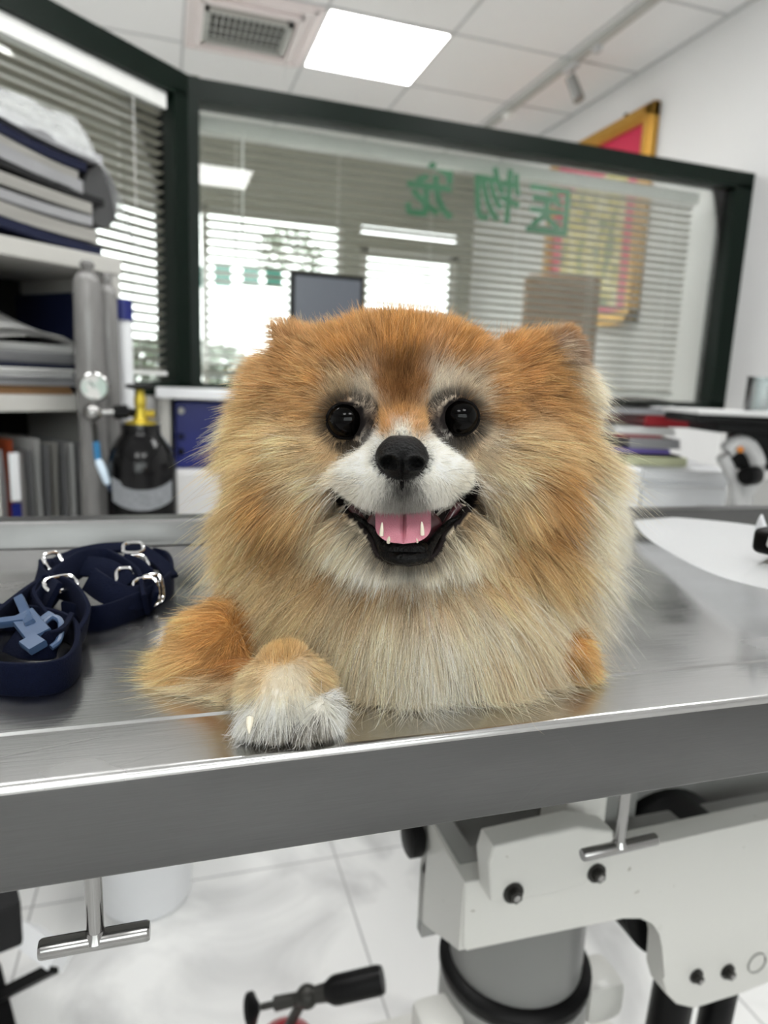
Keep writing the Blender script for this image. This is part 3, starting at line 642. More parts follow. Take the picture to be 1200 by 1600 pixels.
# middle shelf: flat pile of papers
z = .969
names = [('brown-edged bundle of papers at the bottom of the middle shelf pile', MT['kraft'], .018), ('grey paper bundle second from bottom of the middle shelf pile', MT['greypaper'], .020),
         ('light grey bundle third from bottom of the middle shelf pile', MT['paper'], .016), ('dark blue folder in the middle shelf pile', MT['navy'], .010),
         ('grey bundle under the white papers on the middle shelf', MT['greypaper'], .024), ('cream bundle just below the curled white papers', MT['paper'], .016)]
for k, (lb, m, th) in enumerate(names):
    b = MB(); n = max(3, int(th/.004))
    for q in range(n):
        zz = z+q*th/n
        b.box((-.20+r.uniform(-.006, .006), .17+r.uniform(-.008, .008), zz+th/n/2), (.17+.02*(k % 2), .30, th/n*.86), rz=r.uniform(-.04, .04))
    place('paper_bundle', lb, 'papers', 'papers on the middle shelf', b, m); z += th
for k, (lb, lift) in enumerate((('curled white paper sheet drooping over the middle shelf pile, lower one', 0.0), ('topmost large white paper sheet rising on the middle shelf', .010))):
    fn = lambda u, v, k=k, lift=lift: (-.305+.245*u, -.012+.32*v, z+.004+lift+.012*math.sin(u*3+k)*(1-v)+.16*v**1.4*(1.15-u)-.035*max(0, u-.6)*(1-v)*2)
    place('paper_sheet', lb, 'paper', 'white sheets on the middle shelf', MB().grid(fn, 18, 12, .0015+.003*(1-k)), MT['paper'], smooth=True)
place('binder', 'dark navy binder leaning upright at the back of the middle shelf', 'binder', None, MB().box((-.042, .22, 1.085), (.022, .24, .225), bev=.004), MT['navy'])
# lower shelf: upright magazines
x = -.292
cols = [MT['white'], mat('orange_cover', (.55, .13, .05), .5), MT['paper'], MT['greypaper'], MT['paper'], MT['greypaper'], MT['beige'], MT['greypaper'], MT['paper'], MT['greypaper'], MT['beige'], MT['greypaper'], MT['paper']]
labs = ['white booklet at the far left of the lower shelf', 'orange and white booklet second from the left on the lower shelf', 'pale booklet third on the lower shelf', 'grey booklet fourth on the lower shelf', 'pale booklet fifth on the lower shelf',
        'grey booklet sixth on the lower shelf', 'beige folder in the middle of the lower shelf row', 'grey booklet right of the beige folder on the lower shelf', 'pale thick booklet towards the right of the lower shelf', 'grey booklet fourth from the right on the lower shelf',
        'second beige folder on the lower shelf', 'grey booklet second from the right on the lower shelf', 'pale booklet at the right end of the lower shelf row']
for k, m in enumerate(cols):
    th = r.uniform(.014, .023); h = r.uniform(.225, .255); wv = r.uniform(-.003, .003); ph = r.random()*6
    fn = lambda u, v, x=x, th=th, h=h, wv=wv, ph=ph: (x+th*.45+wv*math.sin(v*4+ph), .015+.25*u, .622+h*v)
    o = place('booklet', labs[k], 'booklet', 'booklets standing on the lower shelf', MB().grid(fn, 2, 10, th*.82), m)
    if k == 1:
        for (c_, za, zb_) in ((MT['blue'], .715, .745), (MT['white'], .75, .85)):
            bb = MB().b2((x-.002, .010, za), (x+th*.95, .0142, zb_)); bmesh.ops.transform(bb.b, matrix=cmx, verts=bb.b.verts)
            q_ = obj('cover_patch', bb, c_, None); q_.parent = o
    x += th+.0008
    if x > -.03: break
# top: pile of sagging folders, a fat dark binder and a crumpled clear bag
z = 1.274
tops = [('navy folder at the bottom of the pile on top of the shelf unit', MT['navy'], .022, -.04), ('pale thick document second from the bottom on the shelf unit', MT['oldpaper'], .030, -.05), ('grey document third from the bottom on the shelf unit', MT['greypaper'], .022, -.06),
        ('pale curved document fourth from bottom on the shelf unit', MT['oldpaper'], .026, -.06), ('dark folder in the middle of the pile on the shelf unit', MT['shelfdark'], .016, -.03), ('pale document above the dark folder on the shelf unit', MT['greypaper'], .030, -.08),
        ('thin pale document near the top of the pile on the shelf unit', MT['oldpaper'], .018, -.09), ('navy cover second from the top of the pile on the shelf unit', MT['navy'], .020, -.07), ('grey plastic folder topmost of the pile on the shelf unit', MT['greypaper'], .022, -.03)]
for k, (lb, m, th, xe) in enumerate(tops):
    fn = lambda u, v, z=z, xe=xe, k=k, th=th: (-.62+(.62+xe)*u, .01+.30*v, z+th*.1+(.055+.01*k)*(1-u)**1.5+.004*math.sin(u*5+k))
    b = MB().grid(fn, 16, 2)
    bmesh.ops.recalc_face_normals(b.b, faces=b.b.faces)
    g2 = bmesh.ops.extrude_face_region(b.b, geom=list(b.b.faces)); vv = [e for e in g2['geom'] if isinstance(e, bmesh.types.BMVert)]
    bmesh.ops.translate(b.b, vec=(0, 0, th*.86), verts=vv)
    place('document_pile_folder', lb, 'folder', 'folders piled on top of the shelf unit', b, m); z += th
zz = z
b = MB().lathe([(.01, 0), (.05, 0), (.052, .004), (.052, .24), (.05, .244), (.01, .244)], (0, 0, 0), seg=30, axis=(0, 1, 0)); bmesh.ops.scale(b.b, vec=(.85, 1, 1.25), verts=b.b.verts)
bmesh.ops.translate(b.b, vec=(-.022, .03, 1.40), verts=b.b.verts)
place('ring_binder', 'fat dark grey rounded binder end at the right of the pile', 'binder', None, b, mat('dark_grey_cover', (.06, .06, .062), .45), smooth=True)
PL = bpy.data.materials.new('clear_crumpled_plastic'); PL.use_nodes = True; n_ = PL.node_tree; pb = n_.nodes['Principled BSDF']
pb.inputs['Base Color'].default_value = (.85, .87, .88, 1); pb.inputs['Roughness'].default_value = .18
tx = n_.nodes.new('ShaderNodeTexNoise'); tx.inputs['Scale'].default_value = 18; mr_ = n_.nodes.new('ShaderNodeMapRange'); mr_.inputs[3].default_value = .18; mr_.inputs[4].default_value = .5
n_.links.new(tx.outputs[0], mr_.inputs[0]); n_.links.new(mr_.outputs[0], pb.inputs['Alpha'])
def bag(u, v):
    x = -.66+.69*u; y = -.02+.34*v
    zc = zz+.055*(1-u)+.03+.028*math.sin(PI*min(1, v*1.4))
    p = Vector((x, y, zc)); nz = mnoise.noise(Vector((x*22, y*22, 1.3)))*.018+mnoise.noise(Vector((x*60, y*60, 4)))*.008
    if u > .86: p.z -= (u-.86)*1.15*(1+.2*math.sin(v*9)); p.x += .02*math.sin((u-.86)*22)
    if v < .12: p.z -= (.12-v)*.45
    return p+Vector((nz, nz*.8, nz))
place('plastic_bag', 'crumpled clear plastic bag draped over the folders on the shelf unit', 'plastic bag', None, MB().grid(bag, 60, 26), PL, smooth=True)

# tall plastic-wrapped rolls standing on the floor beside the shelf
MT['wrap'] = mat('grey_plastic_wrap', (.20, .195, .19), .22, var=.5, nscale=40, stretch=(1, 1, .2), bump=1.0, bscale=45)
for (px, D, r_, zt, m, lb) in ((143, 1.46, .030, 1.225, MT['wrap'], 'widest plastic-wrapped roll standing beside the shelf unit'), (172, 1.50, .021, 1.205, MT['wrap'], 'middle plastic-wrapped roll standing beside the shelf unit'), (196, 1.56, .018, 1.17, MT['white'], 'slim white roll with a blue cap beside the shelf unit')):
    p = RD(px, 600, D); b = MB(); prof = [(r_*.6, 0), (r_, .004)]+[(r_*(1+.05*math.sin(k*1.7)), .004+(zt-.03)*k/14) for k in range(1, 14)]+[(r_*.95, zt-.025), (r_*.7, zt-.008), (r_*.2, zt)]
    t = thing('wrapped_roll', lb, 'roll', (p.x, p.y, 0), 0, 'rolls standing beside the shelf unit')
    obj('roll', b.lathe(prof, (p.x, p.y, 0), seg=28), m, t, smooth=True)
    if px == 196: obj('cap', MB().cyl((p.x, p.y, 1.135), (p.x, p.y, 1.18), r_*1.12), MT['blue'], t, smooth=True, label='blue cap')
    else: obj('tied_end', MB().lathe([(r_*.25, zt-.01), (r_*.5, zt+.012), (r_*.3, zt+.02)], (p.x, p.y, 0), seg=12), MT['wrap'], t, smooth=True)

# ------------------------------------------------------------------ oxygen cylinder with regulator
p = RD(222, 740, 1.41); ox, oy = p.x, p.y
t = thing('gas_cylinder', 'black oxygen cylinder with yellow brass valve and white label', 'gas cylinder', (ox, oy, 0))
zs = lambda y: RD(222, y, 1.41).z
MT['cyl'] = mat('gloss_black_paint', (.003, .003, .0035), .14, spec=.3)
obj('body', MB().lathe([(.05, 0), (.068, .006), (.0705, .03), (.0705, zs(745)), (.069, zs(725)), (.062, zs(703)), (.050, zs(688)), (.0395, zs(678)), (.0385, zs(662)), (.02, zs(661))], (ox, oy, 0), seg=56), MT['cyl'], t, smooth=True)
v = obj('valve', MB().lathe([(.031, zs(668)), (.033, zs(664)), (.031, zs(659)), (.016, zs(656)), (.013, zs(648)), (.010, zs(640)), (.012, zs(632)), (.012, zs(622)), (.009, zs(616)), (.007, zs(608))], (ox, oy, 0), seg=24), MT['brass'], t, smooth=True)
obj('valve_outlet', MB().cyl((ox-.03, oy+.006, zs(646)), (ox+.028, oy-.006, zs(646)), .008), MT['brass'], v, smooth=True)
obj('handwheel', MB().lathe([(.010, zs(609)), (.027, zs(607)), (.029, zs(604)), (.027, zs(601)), (.010, zs(600))], (ox, oy, 0), seg=28), MT['black'], v, smooth=True)
MT['label'] = mat('printed_label_paper', (.55, .57, .60), .6, col2=(.42, .44, .47), nscale=120, thr=(.48, .52), stretch=(1, 1, 3))
vdir = math.atan2(-oy, -ox)
def lab(u, v):
    a = vdir-.95+1.9*u; sag = .022*math.cos((u-.5)*PI*.9); rr = .0712
    z0 = zs(752)-sag*.9+(.008 if u > .18 else .016)*(1-v)+.004; 
    return (ox+rr*math.cos(a), oy+rr*math.sin(a), z0-.034*v)
obj('label', MB().grid(lambda u, v: lab(u, v), 24, 3, .0006), MT['label'], t, smooth=True, label='white printed label')
# regulator
gz = RD(147, 605, 1.38); gdir = Vector((-gz.x, -gz.y, 0)).normalized()
t2 = thing('oxygen_regulator', 'silver oxygen regulator with round gauge and blue flow tube', 'regulator', (gz.x, gz.y, gz.z-.1))
o = obj('gauge', MB().lathe([(.02, -.012), (.026, -.012), (.029, -.008), (.029, .008), (.0265, .010), (.0255, .006), (.001, .006)], gz, axis=gdir, seg=36), MT['chrome'], t2, smooth=True)
obj('dial', MB().cyl(gz+gdir*.0055, gz+gdir*.0075, .0245), mat('pale_green_dial', (.45, .55, .5), .3, col2=(.65, .64, .62), nscale=40, thr=(.45, .55)), o)
obj('needle', MB().tube([gz+gdir*.0085, gz+gdir*.0085+Vector((-.008, 0, .012))], .0009, seg=6), MT['black'], o)
bz = RD(145, 645, 1.38)
obj('regulator_body', MB().sph(bz, (.020, .018, .018)).cyl(bz+Vector((0, 0, .01)), gz+Vector((0, 0, -.02)), .008), MT['chrome'], t2, smooth=True)
q = RD(205, 643, 1.40)
obj('inlet_pipe', MB().tube([bz, bz.lerp(q, .6)], .0075), MT['chrome'], t2, smooth=True)
obj('inlet_nut', MB().cyl(bz.lerp(q, .55), bz.lerp(q, .92), .014, seg=6).cyl(bz.lerp(q, .85), Vector((ox-.01, oy, zs(646))), .009), MT['black'], t2)
a_, b_, c_, d_ = RD(147, 660, 1.37), RD(150, 690, 1.37), RD(153, 718, 1.37), RD(170, 757, 1.36)
obj('flow_stem', MB().tube([a_, b_], .006), MT['darkmetal'], t2, smooth=True)
obj('flow_tube', MB().tube([b_, c_], .0068), mat('blue_tube', (.03, .2, .42), .3), t2, smooth=True, label='blue upper tube')
obj('flow_bottle', MB().tube([c_, c_.lerp(d_, .15), c_.lerp(d_, .9), d_], .009, rs=[.006, .0088, .0088, .006]), mat('pale_blue_plastic', (.62, .74, .85), .2), t2, smooth=True)
obj('hose', MB().tube(spline([d_, d_+Vector((.01, 0, -.04)), d_+Vector((.0, .02, -.14)), d_+Vector((-.03, .05, -.25)), Vector((ox-.10, oy+.02, .4))], 6), .0045), mat('dark_blue_hose', (.02, .05, .12), .4), t2, smooth=True)

# ------------------------------------------------------------------ counter along the partition with a blue box below it
WP = MT['white']
t = thing('wall_counter', 'white counter running along the wide glass partition', 'counter', (1.0, 2.2, 0))
obj('worktop', MB().b2((-.02, 2.03, .955), (1.75, 2.37, .982), bev=.003), WP, t)
for x in (-.01, .62, 1.2, 1.72): obj('leg', MB().b2((x, 2.05, 0), (x+.028, 2.40, .955), bev=.002), MT['beige'], t)
t = thing('low_cabinet', 'low grey-white cabinet under the counter beneath the blue box', 'cabinet', (.30, 2.2, 0))
obj('body', MB().b2((.03, 2.06, 0), (.60, 2.32, .748), bev=.003), MT['wall'], t)
for x in (.035, .318):
    dr = obj('door', MB().b2((x, 2.045, .05), (x+.277, 2.0595, .74), bev=.003), MT['wall'], t); obj('handle', MB().b2((x+.13, 2.03, .60), (x+.15, 2.045, .70), bev=.002), MT['darkmetal'], dr)
t = thing('blue_box', 'deep blue metal instrument box on the low cabinet', 'instrument box', (.14, 2.2, .749))
obj('case', MB().b2((.032, 2.09, .749), (.30, 2.31, .945), bev=.005), MT['blue'], t)
for px, py, m in ((283, 642, 'beige'), (283, 682, 'navy'), (283, 706, 'black')):
    p = RY(px, py, 2.085); obj('knob', MB().cyl((p.x, 2.091, p.z), (p.x, 2.075, p.z), .010, .008), MT[m], t, smooth=True)
# monitor
t = thing('monitor', 'flat black monitor standing on the counter behind the dog', 'monitor', (.49, 2.16, .982), .0)
a, b_ = RY(455, 422, 2.13), RY(560, 430, 2.13)
MT['screen'] = mat('grey_screen', (.10, .11, .13), .22, var=.05)
z1 = a.z; x0, x1 = a.x, b_.x+.02
obj('bezel', MB().b2((x0, 2.13, 1.045), (x1, 2.165, z1), bev=.004), MT['black'], t)
obj('screen', MB().b2((x0+.012, 2.1275, 1.06), (x1-.012, 2.1305, z1-.014)), MT['screen'], t)
obj('stand', MB().b2(((x0+x1)/2-.03, 2.165, .99), ((x0+x1)/2+.03, 2.18, 1.15)).b2(((x0+x1)/2-.08, 2.09, .9822), ((x0+x1)/2+.08, 2.25, .994), bev=.003), MT['black'], t)

# ------------------------------------------------------------------ right side desk: drawers, papers, bench instrument
t = thing('side_desk', 'grey side desk at right carrying the drawers and instrument', 'desk', (1.5, 1.42, 0), 0)
obj('desktop', MB().b2((.72, 1.03, .728), (2.34, 1.80, .752), bev=.003), MT['greymetal'], t)
for x in (.76, 2.28):
    for y in (1.07, 1.76): obj('leg', MB().b2((x-.02, y-.02, 0), (x+.02, y+.02, .728)), MT['greymetal'], t)
RZ = -.30
c0 = RD(1068, 768, 1.5); c0.z = .753
def dk(name, label, x, w, zlist, m):
    t = thing(name, label, 'drawers', (x[0], x[1], .7525), RZ)
    z0 = 0
    obj('case', MB().b2((-w/2, .006, 0), (w/2, .30, .112), bev=.004), m, t, world=False)
    for (za, zb_) in zlist:
        d = obj('drawer', MB().b2((-w/2+.004, -.004, za), (w/2-.004, .012, zb_), bev=.004), m, t, world=False)
        obj('drawer_lip', MB().b2((-w/2+.01, -.008, zb_-.004), (w/2-.01, .0, zb_), bev=.001), MT['gridbar'], d, world=False)
    return t
dk('drawer_unit', 'white plastic drawer unit at right below the stacked papers', (c0.x, c0.y), .20, ((.003, .072), (.080, .108)), WP)
dk('drawer_unit', 'white drawer unit partly hidden behind the dog fur at right', (c0.x-.215, c0.y+.021), .20, ((.003, .072), (.080, .108)), WP)
z = .867; ux, uy = math.cos(RZ), math.sin(RZ)
def slab(lb, px0, px1, th, m, cat='folder', dep=.26, name='folder', rz=0, curl=0, n=1):
    global z
    A = RD(px0, 690, 1.5); B = RD(px1, 690, 1.5); w = (B-A).length; mid = (A+B)/2
    b = MB()
    if curl:
        fn = lambda u, v, z=z: (mid.x+(u-.5)*w*ux-(v*dep)*uy-.004, mid.y+(u-.5)*w*uy+v*dep, z+curl*math.sin(PI*u)*math.sin(PI*(v*.6+.2))+.002*math.sin(u*14))
        b.grid(fn, 18, 8, -th)
    else:
        for q_ in range(n): b.box((mid.x+r.uniform(-.004, .004)*(n > 1), mid.y+dep/2, z+th*(q_+.5)/n), (w, dep, th/n*.9), rz=RZ+rz+r.uniform(-.03, .03)*(n > 1), bev=.001)
    o = obj(name, b, m, None, smooth=bool(curl)); tag(o, lb, cat, 'papers stacked on the drawer unit'); z += th+.0008+abs(curl)*.6
MT['pagegreen'] = mat('yellow_green_pages', (.5, .52, .34), .7, var=.2, nscale=9); MT['violet'] = mat('violet_cover', (.09, .06, .25), .5)
slab('pale pad with yellow-green pages at the bottom of the right stack', 1008, 1104, .019, MT['pagegreen'], 'pad', name='pad', n=4)
slab('thin black folder near the bottom of the right stack', 1000, 1092, .005, MT['black'])
slab('violet folder in the right stack', 985, 1075, .011, MT['violet'])
slab('blue-grey magazines in the middle of the right stack', 1010, 1090, .022, MT['greypaper'], 'magazines', name='magazine', n=6)
slab('bright red thin folder sticking out on the left of the right stack', 988, 1060, .006, MT['red'])
slab('white papers under the thick dark red folder', 985, 1080, .016, MT['paper'], 'papers', name='papers', n=5)
slab('thick dark red folder in the right stack', 1027, 1106, .026, MT['red'], rz=.03)
slab('grey papers resting on the dark red folder', 945, 1095, .012, MT['greypaper'], 'papers', name='papers', n=3)
slab('crinkled clear sleeve with papers near the top of the right stack', 938, 1112, .006, MT['wrap'], 'sleeve', name='sleeve', curl=.008)
slab('curled silver-grey sleeve topmost on the right stack', 930, 1108, .005, MT['wrap'], 'sleeve', name='sleeve', curl=.012)
# bench instrument: broad stage on a curved light arm with a black focus knob
p0 = RD(1190, 800, 1.32)
t = thing('microscope', 'black and light grey microscope with broad stage at the right edge', 'microscope', (p0.x+.03, p0.y, .7525))
LG = mat('light_grey_casting', (.50, .50, .50), .3, coat=.3)
def I(px, py, D=1.32): return RD(px, py, D)
a = I(1085, 660); b_ = I(1290, 668)
ex = (b_-a).normalized(); rzI = math.atan2(ex.y, ex.x)
m_ = (a+b_)/2; w = (b_-a).length
obj('stage', MB().box((m_.x, m_.y+.04, m_.z+.008), (w, .16, .016), rz=rzI, bev=.004).box((m_.x+.04, m_.y+.03, m_.z-.008), (w*.95, .13, .018), rz=rzI, bev=.004), MT['black'], t, smooth=True)
obj('stage_plate', MB().box((m_.x-.01, m_.y+.03, m_.z+.021), (w*1.02, .17, .009), rz=rzI, bev=.003), MT['gridbar'], t, smooth=True)
obj('focus_block', MB().box(I(1185, 700)+Vector((.01, .03, 0)), (.07, .07, .09), rz=rzI, bev=.01), MT['black'], t, smooth=True)
P = [I(1162, 690), I(1176, 696), I(1188, 715), I(1192, 740), I(1180, 765), I(1172, 805)]
ap = []
arm = MB().tube(spline([I(1135, 705), I(1152, 692), I(1170, 698), I(1182, 722), I(1178, 745), I(1165, 770), I(1160, 815), I(1162, 850)], 6), .016, rs=None, seg=16)
obj('arm', arm, LG, t, smooth=True)
obj('arm_web', MB().tube(spline([I(1128, 712), I(1140, 735), I(1150, 760), I(1152, 815)], 6), .012, seg=12), LG, t, smooth=True)
kc = I(1172, 743, 1.29); kd = Vector((-kc.x, -kc.y, 0)).normalized()
obj('focus_knob', MB().lathe([(.004, -.02), (.017, -.02), (.0185, -.016), (.0185, .012), (.016, .016), (.004, .017)], kc, axis=(-ex.x*.6+kd.x*.8, -ex.y*.6+kd.y*.8, 0), seg=32), MT['black'], t, smooth=True)
bb = I(1190, 850); obj('base', MB().box((bb.x, bb.y+.03, .7725), (.16, .18, .04), rz=rzI, bev=.008), LG, t, smooth=True)
sk = I(1157, 702, 1.30); obj('sticker', MB().cyl(sk+kd*.004, sk+kd*.006, .006), mat('orange_sticker', (.65, .22, .03), .5), t, label='small orange sticker')
# glass jar standing on the instrument's plate
jc = I(1192, 640, 1.36); 
jz = m_.z+.0257
t = thing('glass_beaker', 'clear glass beaker with markings on the microscope plate', 'beaker', (jc.x, jc.y, jz))
MT['jar'] = glass_mat('clear_glass', (.80, .84, .84), .25, .05)
obj('vessel', MB().lathe([(.033, 0), (.035, .003), (.035, .062), (.037, .066), (.0335, .066), (.0325, .004), (.001, .004)], (jc.x, jc.y, jz), seg=36), MT['jar'], t, smooth=True)
gm = MB(); jd = Vector((-jc.x, -jc.y, 0)).normalized(); ja = math.atan2(jd.y, jd.x)
for k in range(8): gm.box((jc.x+.0356*math.cos(ja), jc.y+.0356*math.sin(ja), jz+.01+.006*k), (.0006, .010 if k % 2 else .006, .001), rz=ja)
obj('graduation', gm, MT['white'], t)
# ------------------------------------------------------------------ the dog (local frame: cm, x = camera right, y = away, z up from camera height)
from mathutils.kdtree import KDTree
TZC = -15.17
ROOT = np.array([1.5, 38.0, TZC])
DS = .89          # the dog's own centimetres to world scale
rp = c2r(ROOT*.01*DS)+Vector((0, 0, CAMZ))
dog = thing('pomeranian_dog', 'fluffy orange and cream pomeranian lying on the steel table, mouth open', 'dog', rp, -YAW)
dog.scale = (DS, DS, DS)
def loc(p): return (np.asarray(p)-ROOT)*.01
def px_of(P):
    x, y, z = P[..., 0], P[..., 1], P[..., 2]
    u = y*_U[1]+z*_U[2]; f = y*_F[1]+z*_F[2]; X = x/f; Y = u/f
    return 600+FPX*(_c*X-_s*Y), 800-FPX*(_s*X+_c*Y)
PR = []   # primitives: kind, data, group
def ell(c, r, g): PR.append(('e', np.array(c, float), np.array(r, float), g))
def cap(a, b, ra, rb, g): PR.append(('c', np.array(a, float), np.array(b, float), ra, rb, g))
HEAD, LEG, PAW, RLEG, EARL, EARR, BODY = range(7)
ell(L(628, 630, 35.4), (5.3, 5.0, 3.45), HEAD)
cap(L(628, 690, 31.2), L(628, 730, 28.0), 1.9, 1.4, HEAD)
ell(L(581, 746, 28.8), (1.5, 1.5, .95), HEAD); ell(L(677, 743, 28.8), (1.5, 1.5, .95), HEAD)
ell(L(632, 858, 29.7), (1.2, 1.6, .72), HEAD)
cap(L(556, 822, 31.6), L(600, 852, 30.1), .95, .8, HEAD); cap(L(712, 816, 31.6), L(668, 852, 30.1), .95, .8, HEAD)
ell(L(497, 722, 33.6), (2.5, 2.5, 2.3), HEAD); ell(L(766, 716, 33.6), (2.5, 2.5, 2.3), HEAD)
ell(L(470, 725, 37.2), (2.0, 3, 2.6), HEAD); ell(L(826, 725, 37.2), (2.0, 3, 2.6), HEAD); ell(L(478, 640, 37.0), (2.4, 3.2, 3.1), HEAD); ell(L(796, 640, 37.0), (2.4, 3.2, 3.1), HEAD)
ell(L(645, 815, 39.0), (9.0, 6.0, 6.1), HEAD)
ell(L(636, 935, 36.8), (7.3, 5.6, 4.8), HEAD)
ell(L(640, 1000, 34.0), (4.9, 3.2, 3.6), HEAD)
cap((1, 43, -8), (12.5, 61, -8.7), 6.9, 6.2, BODY); ell((16.5, 58, -11), (3, 5.5, 4.1), BODY); ell((10.5, 57, -1.6), (2.6, 4.5, 2.0), BODY)
cap((13, 50, -14), (12.2, 44.5, -14.2), 1.1, .9, BODY)
ell(L(350, 1018, 34.2), (1.5, 2.6, 2.4), LEG); cap(L(338, 1062, 33.4), L(425, 1078, 29.6), 1.35, 1.2, LEG); cap(L(350, 1000, 35.5), L(450, 930, 38), 1.6, 2.0, LEG)
ell(L(447, 1078, 28.3), (1.75, 2.2, 1.75), PAW)
for tx, ty in ((404, 1118), (434, 1132), (474, 1132), (503, 1114)): ell(L(tx, ty, 26.9), (.50, 1.0, .68), PAW)
ell(L(892, 1020, 35.3), (.8, 2.0, 1.4), RLEG); cap(L(868, 1046, 34.5), L(770, 1058, 33), 1.0, .9, RLEG)
cap(L(492, 575, 36.6), L(440, 522, 35.6), 1.7, .55, EARL); cap(L(843, 585, 36.6), L(888, 528, 35.4), 1.7, .45, EARR)
cap(L(862, 600, 36.8), L(886, 555, 35.8), 1.1, .45, EARR)

def sdf1(p, P):
    if p[0] == 'e':
        q = (P-p[1])/p[2]; k = np.sqrt((q*q).sum(-1)); k2 = np.sqrt(((q/p[2])**2).sum(-1))+1e-6
        return k*(k-1)/k2
    a, b, ra, rb = p[1:5]; ab = b-a; t = np.clip(((P-a)@ab)/(ab@ab), 0, 1)
    return np.sqrt(((P-a-t[..., None]*ab)**2).sum(-1))-(ra+(rb-ra)*t)
def sdf(P, groups=False):
    d = None; gd = {}
    for p in PR:
        v = sdf1(p, P); g = p[-1]
        v_ = v+(.7 if g in (RLEG, LEG) else 0); gd[g] = v_ if g not in gd else np.minimum(gd[g], v_)
        k = .35 if g in (PAW,) else .9
        if d is None: d = v
        else:
            h = np.clip(.5+.5*(v-d)/k, 0, 1); d = v*(1-h)+d*h-k*h*(1-h)
    d = np.maximum(d, TZC+.12-P[..., 2])
    if groups: return d, np.argmin(np.stack([gd[g] for g in sorted(gd)], -1), -1)
    return d
def surf(px, py, off=0):
    D = np.linspace(23, 42, 380); P = np.stack([L(px, py, q) for q in D]); s = sdf(P)
    i = np.argmax(s < 0); return L(px, py, D[i]+off)
# polygonise (surface nets)
H = .24
lo = np.array([-13., 24.0, -15.9]); hi = np.array([23., 71., 7.]); n3 = np.ceil((hi-lo)/H).astype(int)
ax = [lo[i]+H*np.arange(n3[i]) for i in range(3)]
F = np.empty(tuple(n3), np.float32)
for i in range(0, n3[0], 12):
    G = np.stack(np.meshgrid(ax[0][i:i+12], ax[1], ax[2], indexing='ij'), -1); F[i:i+12] = sdf(G)
sg = F < 0
acc = np.zeros(tuple(n3-1)+(3,), np.float32); cnt = np.zeros(tuple(n3-1), np.float32)
for axis in range(3):
    oth = [k for k in range(3) if k != axis]
    for a in (0, 1):
        for b in (0, 1):
            s0 = [slice(0, n3[k]-1) for k in range(3)]; s0[oth[0]] = slice(a, n3[oth[0]]-1+a); s0[oth[1]] = slice(b, n3[oth[1]]-1+b)
            s1 = list(s0); s1[axis] = slice(1, n3[axis])
            f0, f1 = F[tuple(s0)], F[tuple(s1)]; c = (f0 < 0) != (f1 < 0); t = np.where(c, f0/(f0-f1+1e-12), 0)
            o = [0, 0, 0]; o[oth[0]] = a; o[oth[1]] = b
            for k in range(3): acc[..., k] += np.where(c, (t if k == axis else o[k]), 0)
            cnt += c
act = cnt > 0; idx = -np.ones(act.shape, int); ii = np.argwhere(act); idx[act] = np.arange(len(ii))
V = lo+H*(ii+acc[act]/cnt[act][:, None])
quads = []
for axis in range(3):
    o1, o2 = [k for k in range(3) if k != axis]
    s0 = [slice(1, n3[k]-1) for k in range(3)]; s0[axis] = slice(0, n3[axis]-1); s1 = list(s0); s1[axis] = slice(1, n3[axis])
    a, b = sg[tuple(s0)], sg[tuple(s1)]; c = np.argwhere(a != b); base = c.copy()
    for k in (o1, o2): base[:, k] += 1
    fl = a[tuple(c.T)]
    def cell(d1, d2):
        q = base.copy(); q[:, o1] += d1; q[:, o2] += d2; return idx[tuple(q.T)]
    q = np.stack([cell(-1, -1), cell(0, -1), cell(0, 0), cell(-1, 0)], 1)
    if axis == 1: fl = ~fl
    q[~fl] = q[~fl][:, ::-1]; quads.append(q)
Q = np.concatenate(quads)
def grad(P, e=.05):
    g = np.stack([sdf(P+np.eye(3)[k]*e)-sdf(P-np.eye(3)[k]*e) for k in range(3)], -1)
    return g/(np.linalg.norm(g, axis=-1, keepdims=True)+1e-9)
N = grad(V)
# masks measured on the face
MOUTH = np.array([(522, 764), (545, 781), (575, 791), (600, 796), (628, 799), (660, 795), (700, 783), (725, 769), (742, 757), (739, 785), (716, 811), (691, 832), (686, 855), (671, 873), (641, 881), (610, 877), (590, 865), (582, 841), (568, 818), (540, 794)], float)
def polyd(x, y, poly):   # signed distance, positive inside
    d = np.full(x.shape, 1e9); ins = np.zeros(x.shape, bool)
    for (x0, y0), (x1, y1) in zip(poly, np.roll(poly, -1, 0)):
        ex, ey = x1-x0, y1-y0; t = np.clip(((x-x0)*ex+(y-y0)*ey)/(ex*ex+ey*ey), 0, 1)
        d = np.minimum(d, np.hypot(x-x0-t*ex, y-y0-t*ey))
        ins ^= ((y0 > y) != (y1 > y)) & (x < (x1-x0)*(y-y0)/(y1-y0+1e-12)+x0)
    return np.where(ins, d, -d)
EYES = ((541, 657), (718, 652))
vx_, vy_ = px_of(V); front = (V[:, 1] < 33.5) & (N[:, 1] < .3)
md = np.where(front, polyd(vx_, vy_, MOUTH), -50)
V2 = V.copy()
eyd = np.max([28-np.hypot(vx_-ex, vy_-ey) for ex, ey in EYES], 0); eyd = np.where(front, eyd, -50)
V2 += (V/np.linalg.norm(V, axis=1, keepdims=True))*(np.clip(eyd/10, 0, 1)*.6)[:, None]
push = np.clip(md/10, 0, 1); V2 += (V/np.linalg.norm(V, axis=1, keepdims=True))*(push*1.3)[:, None]

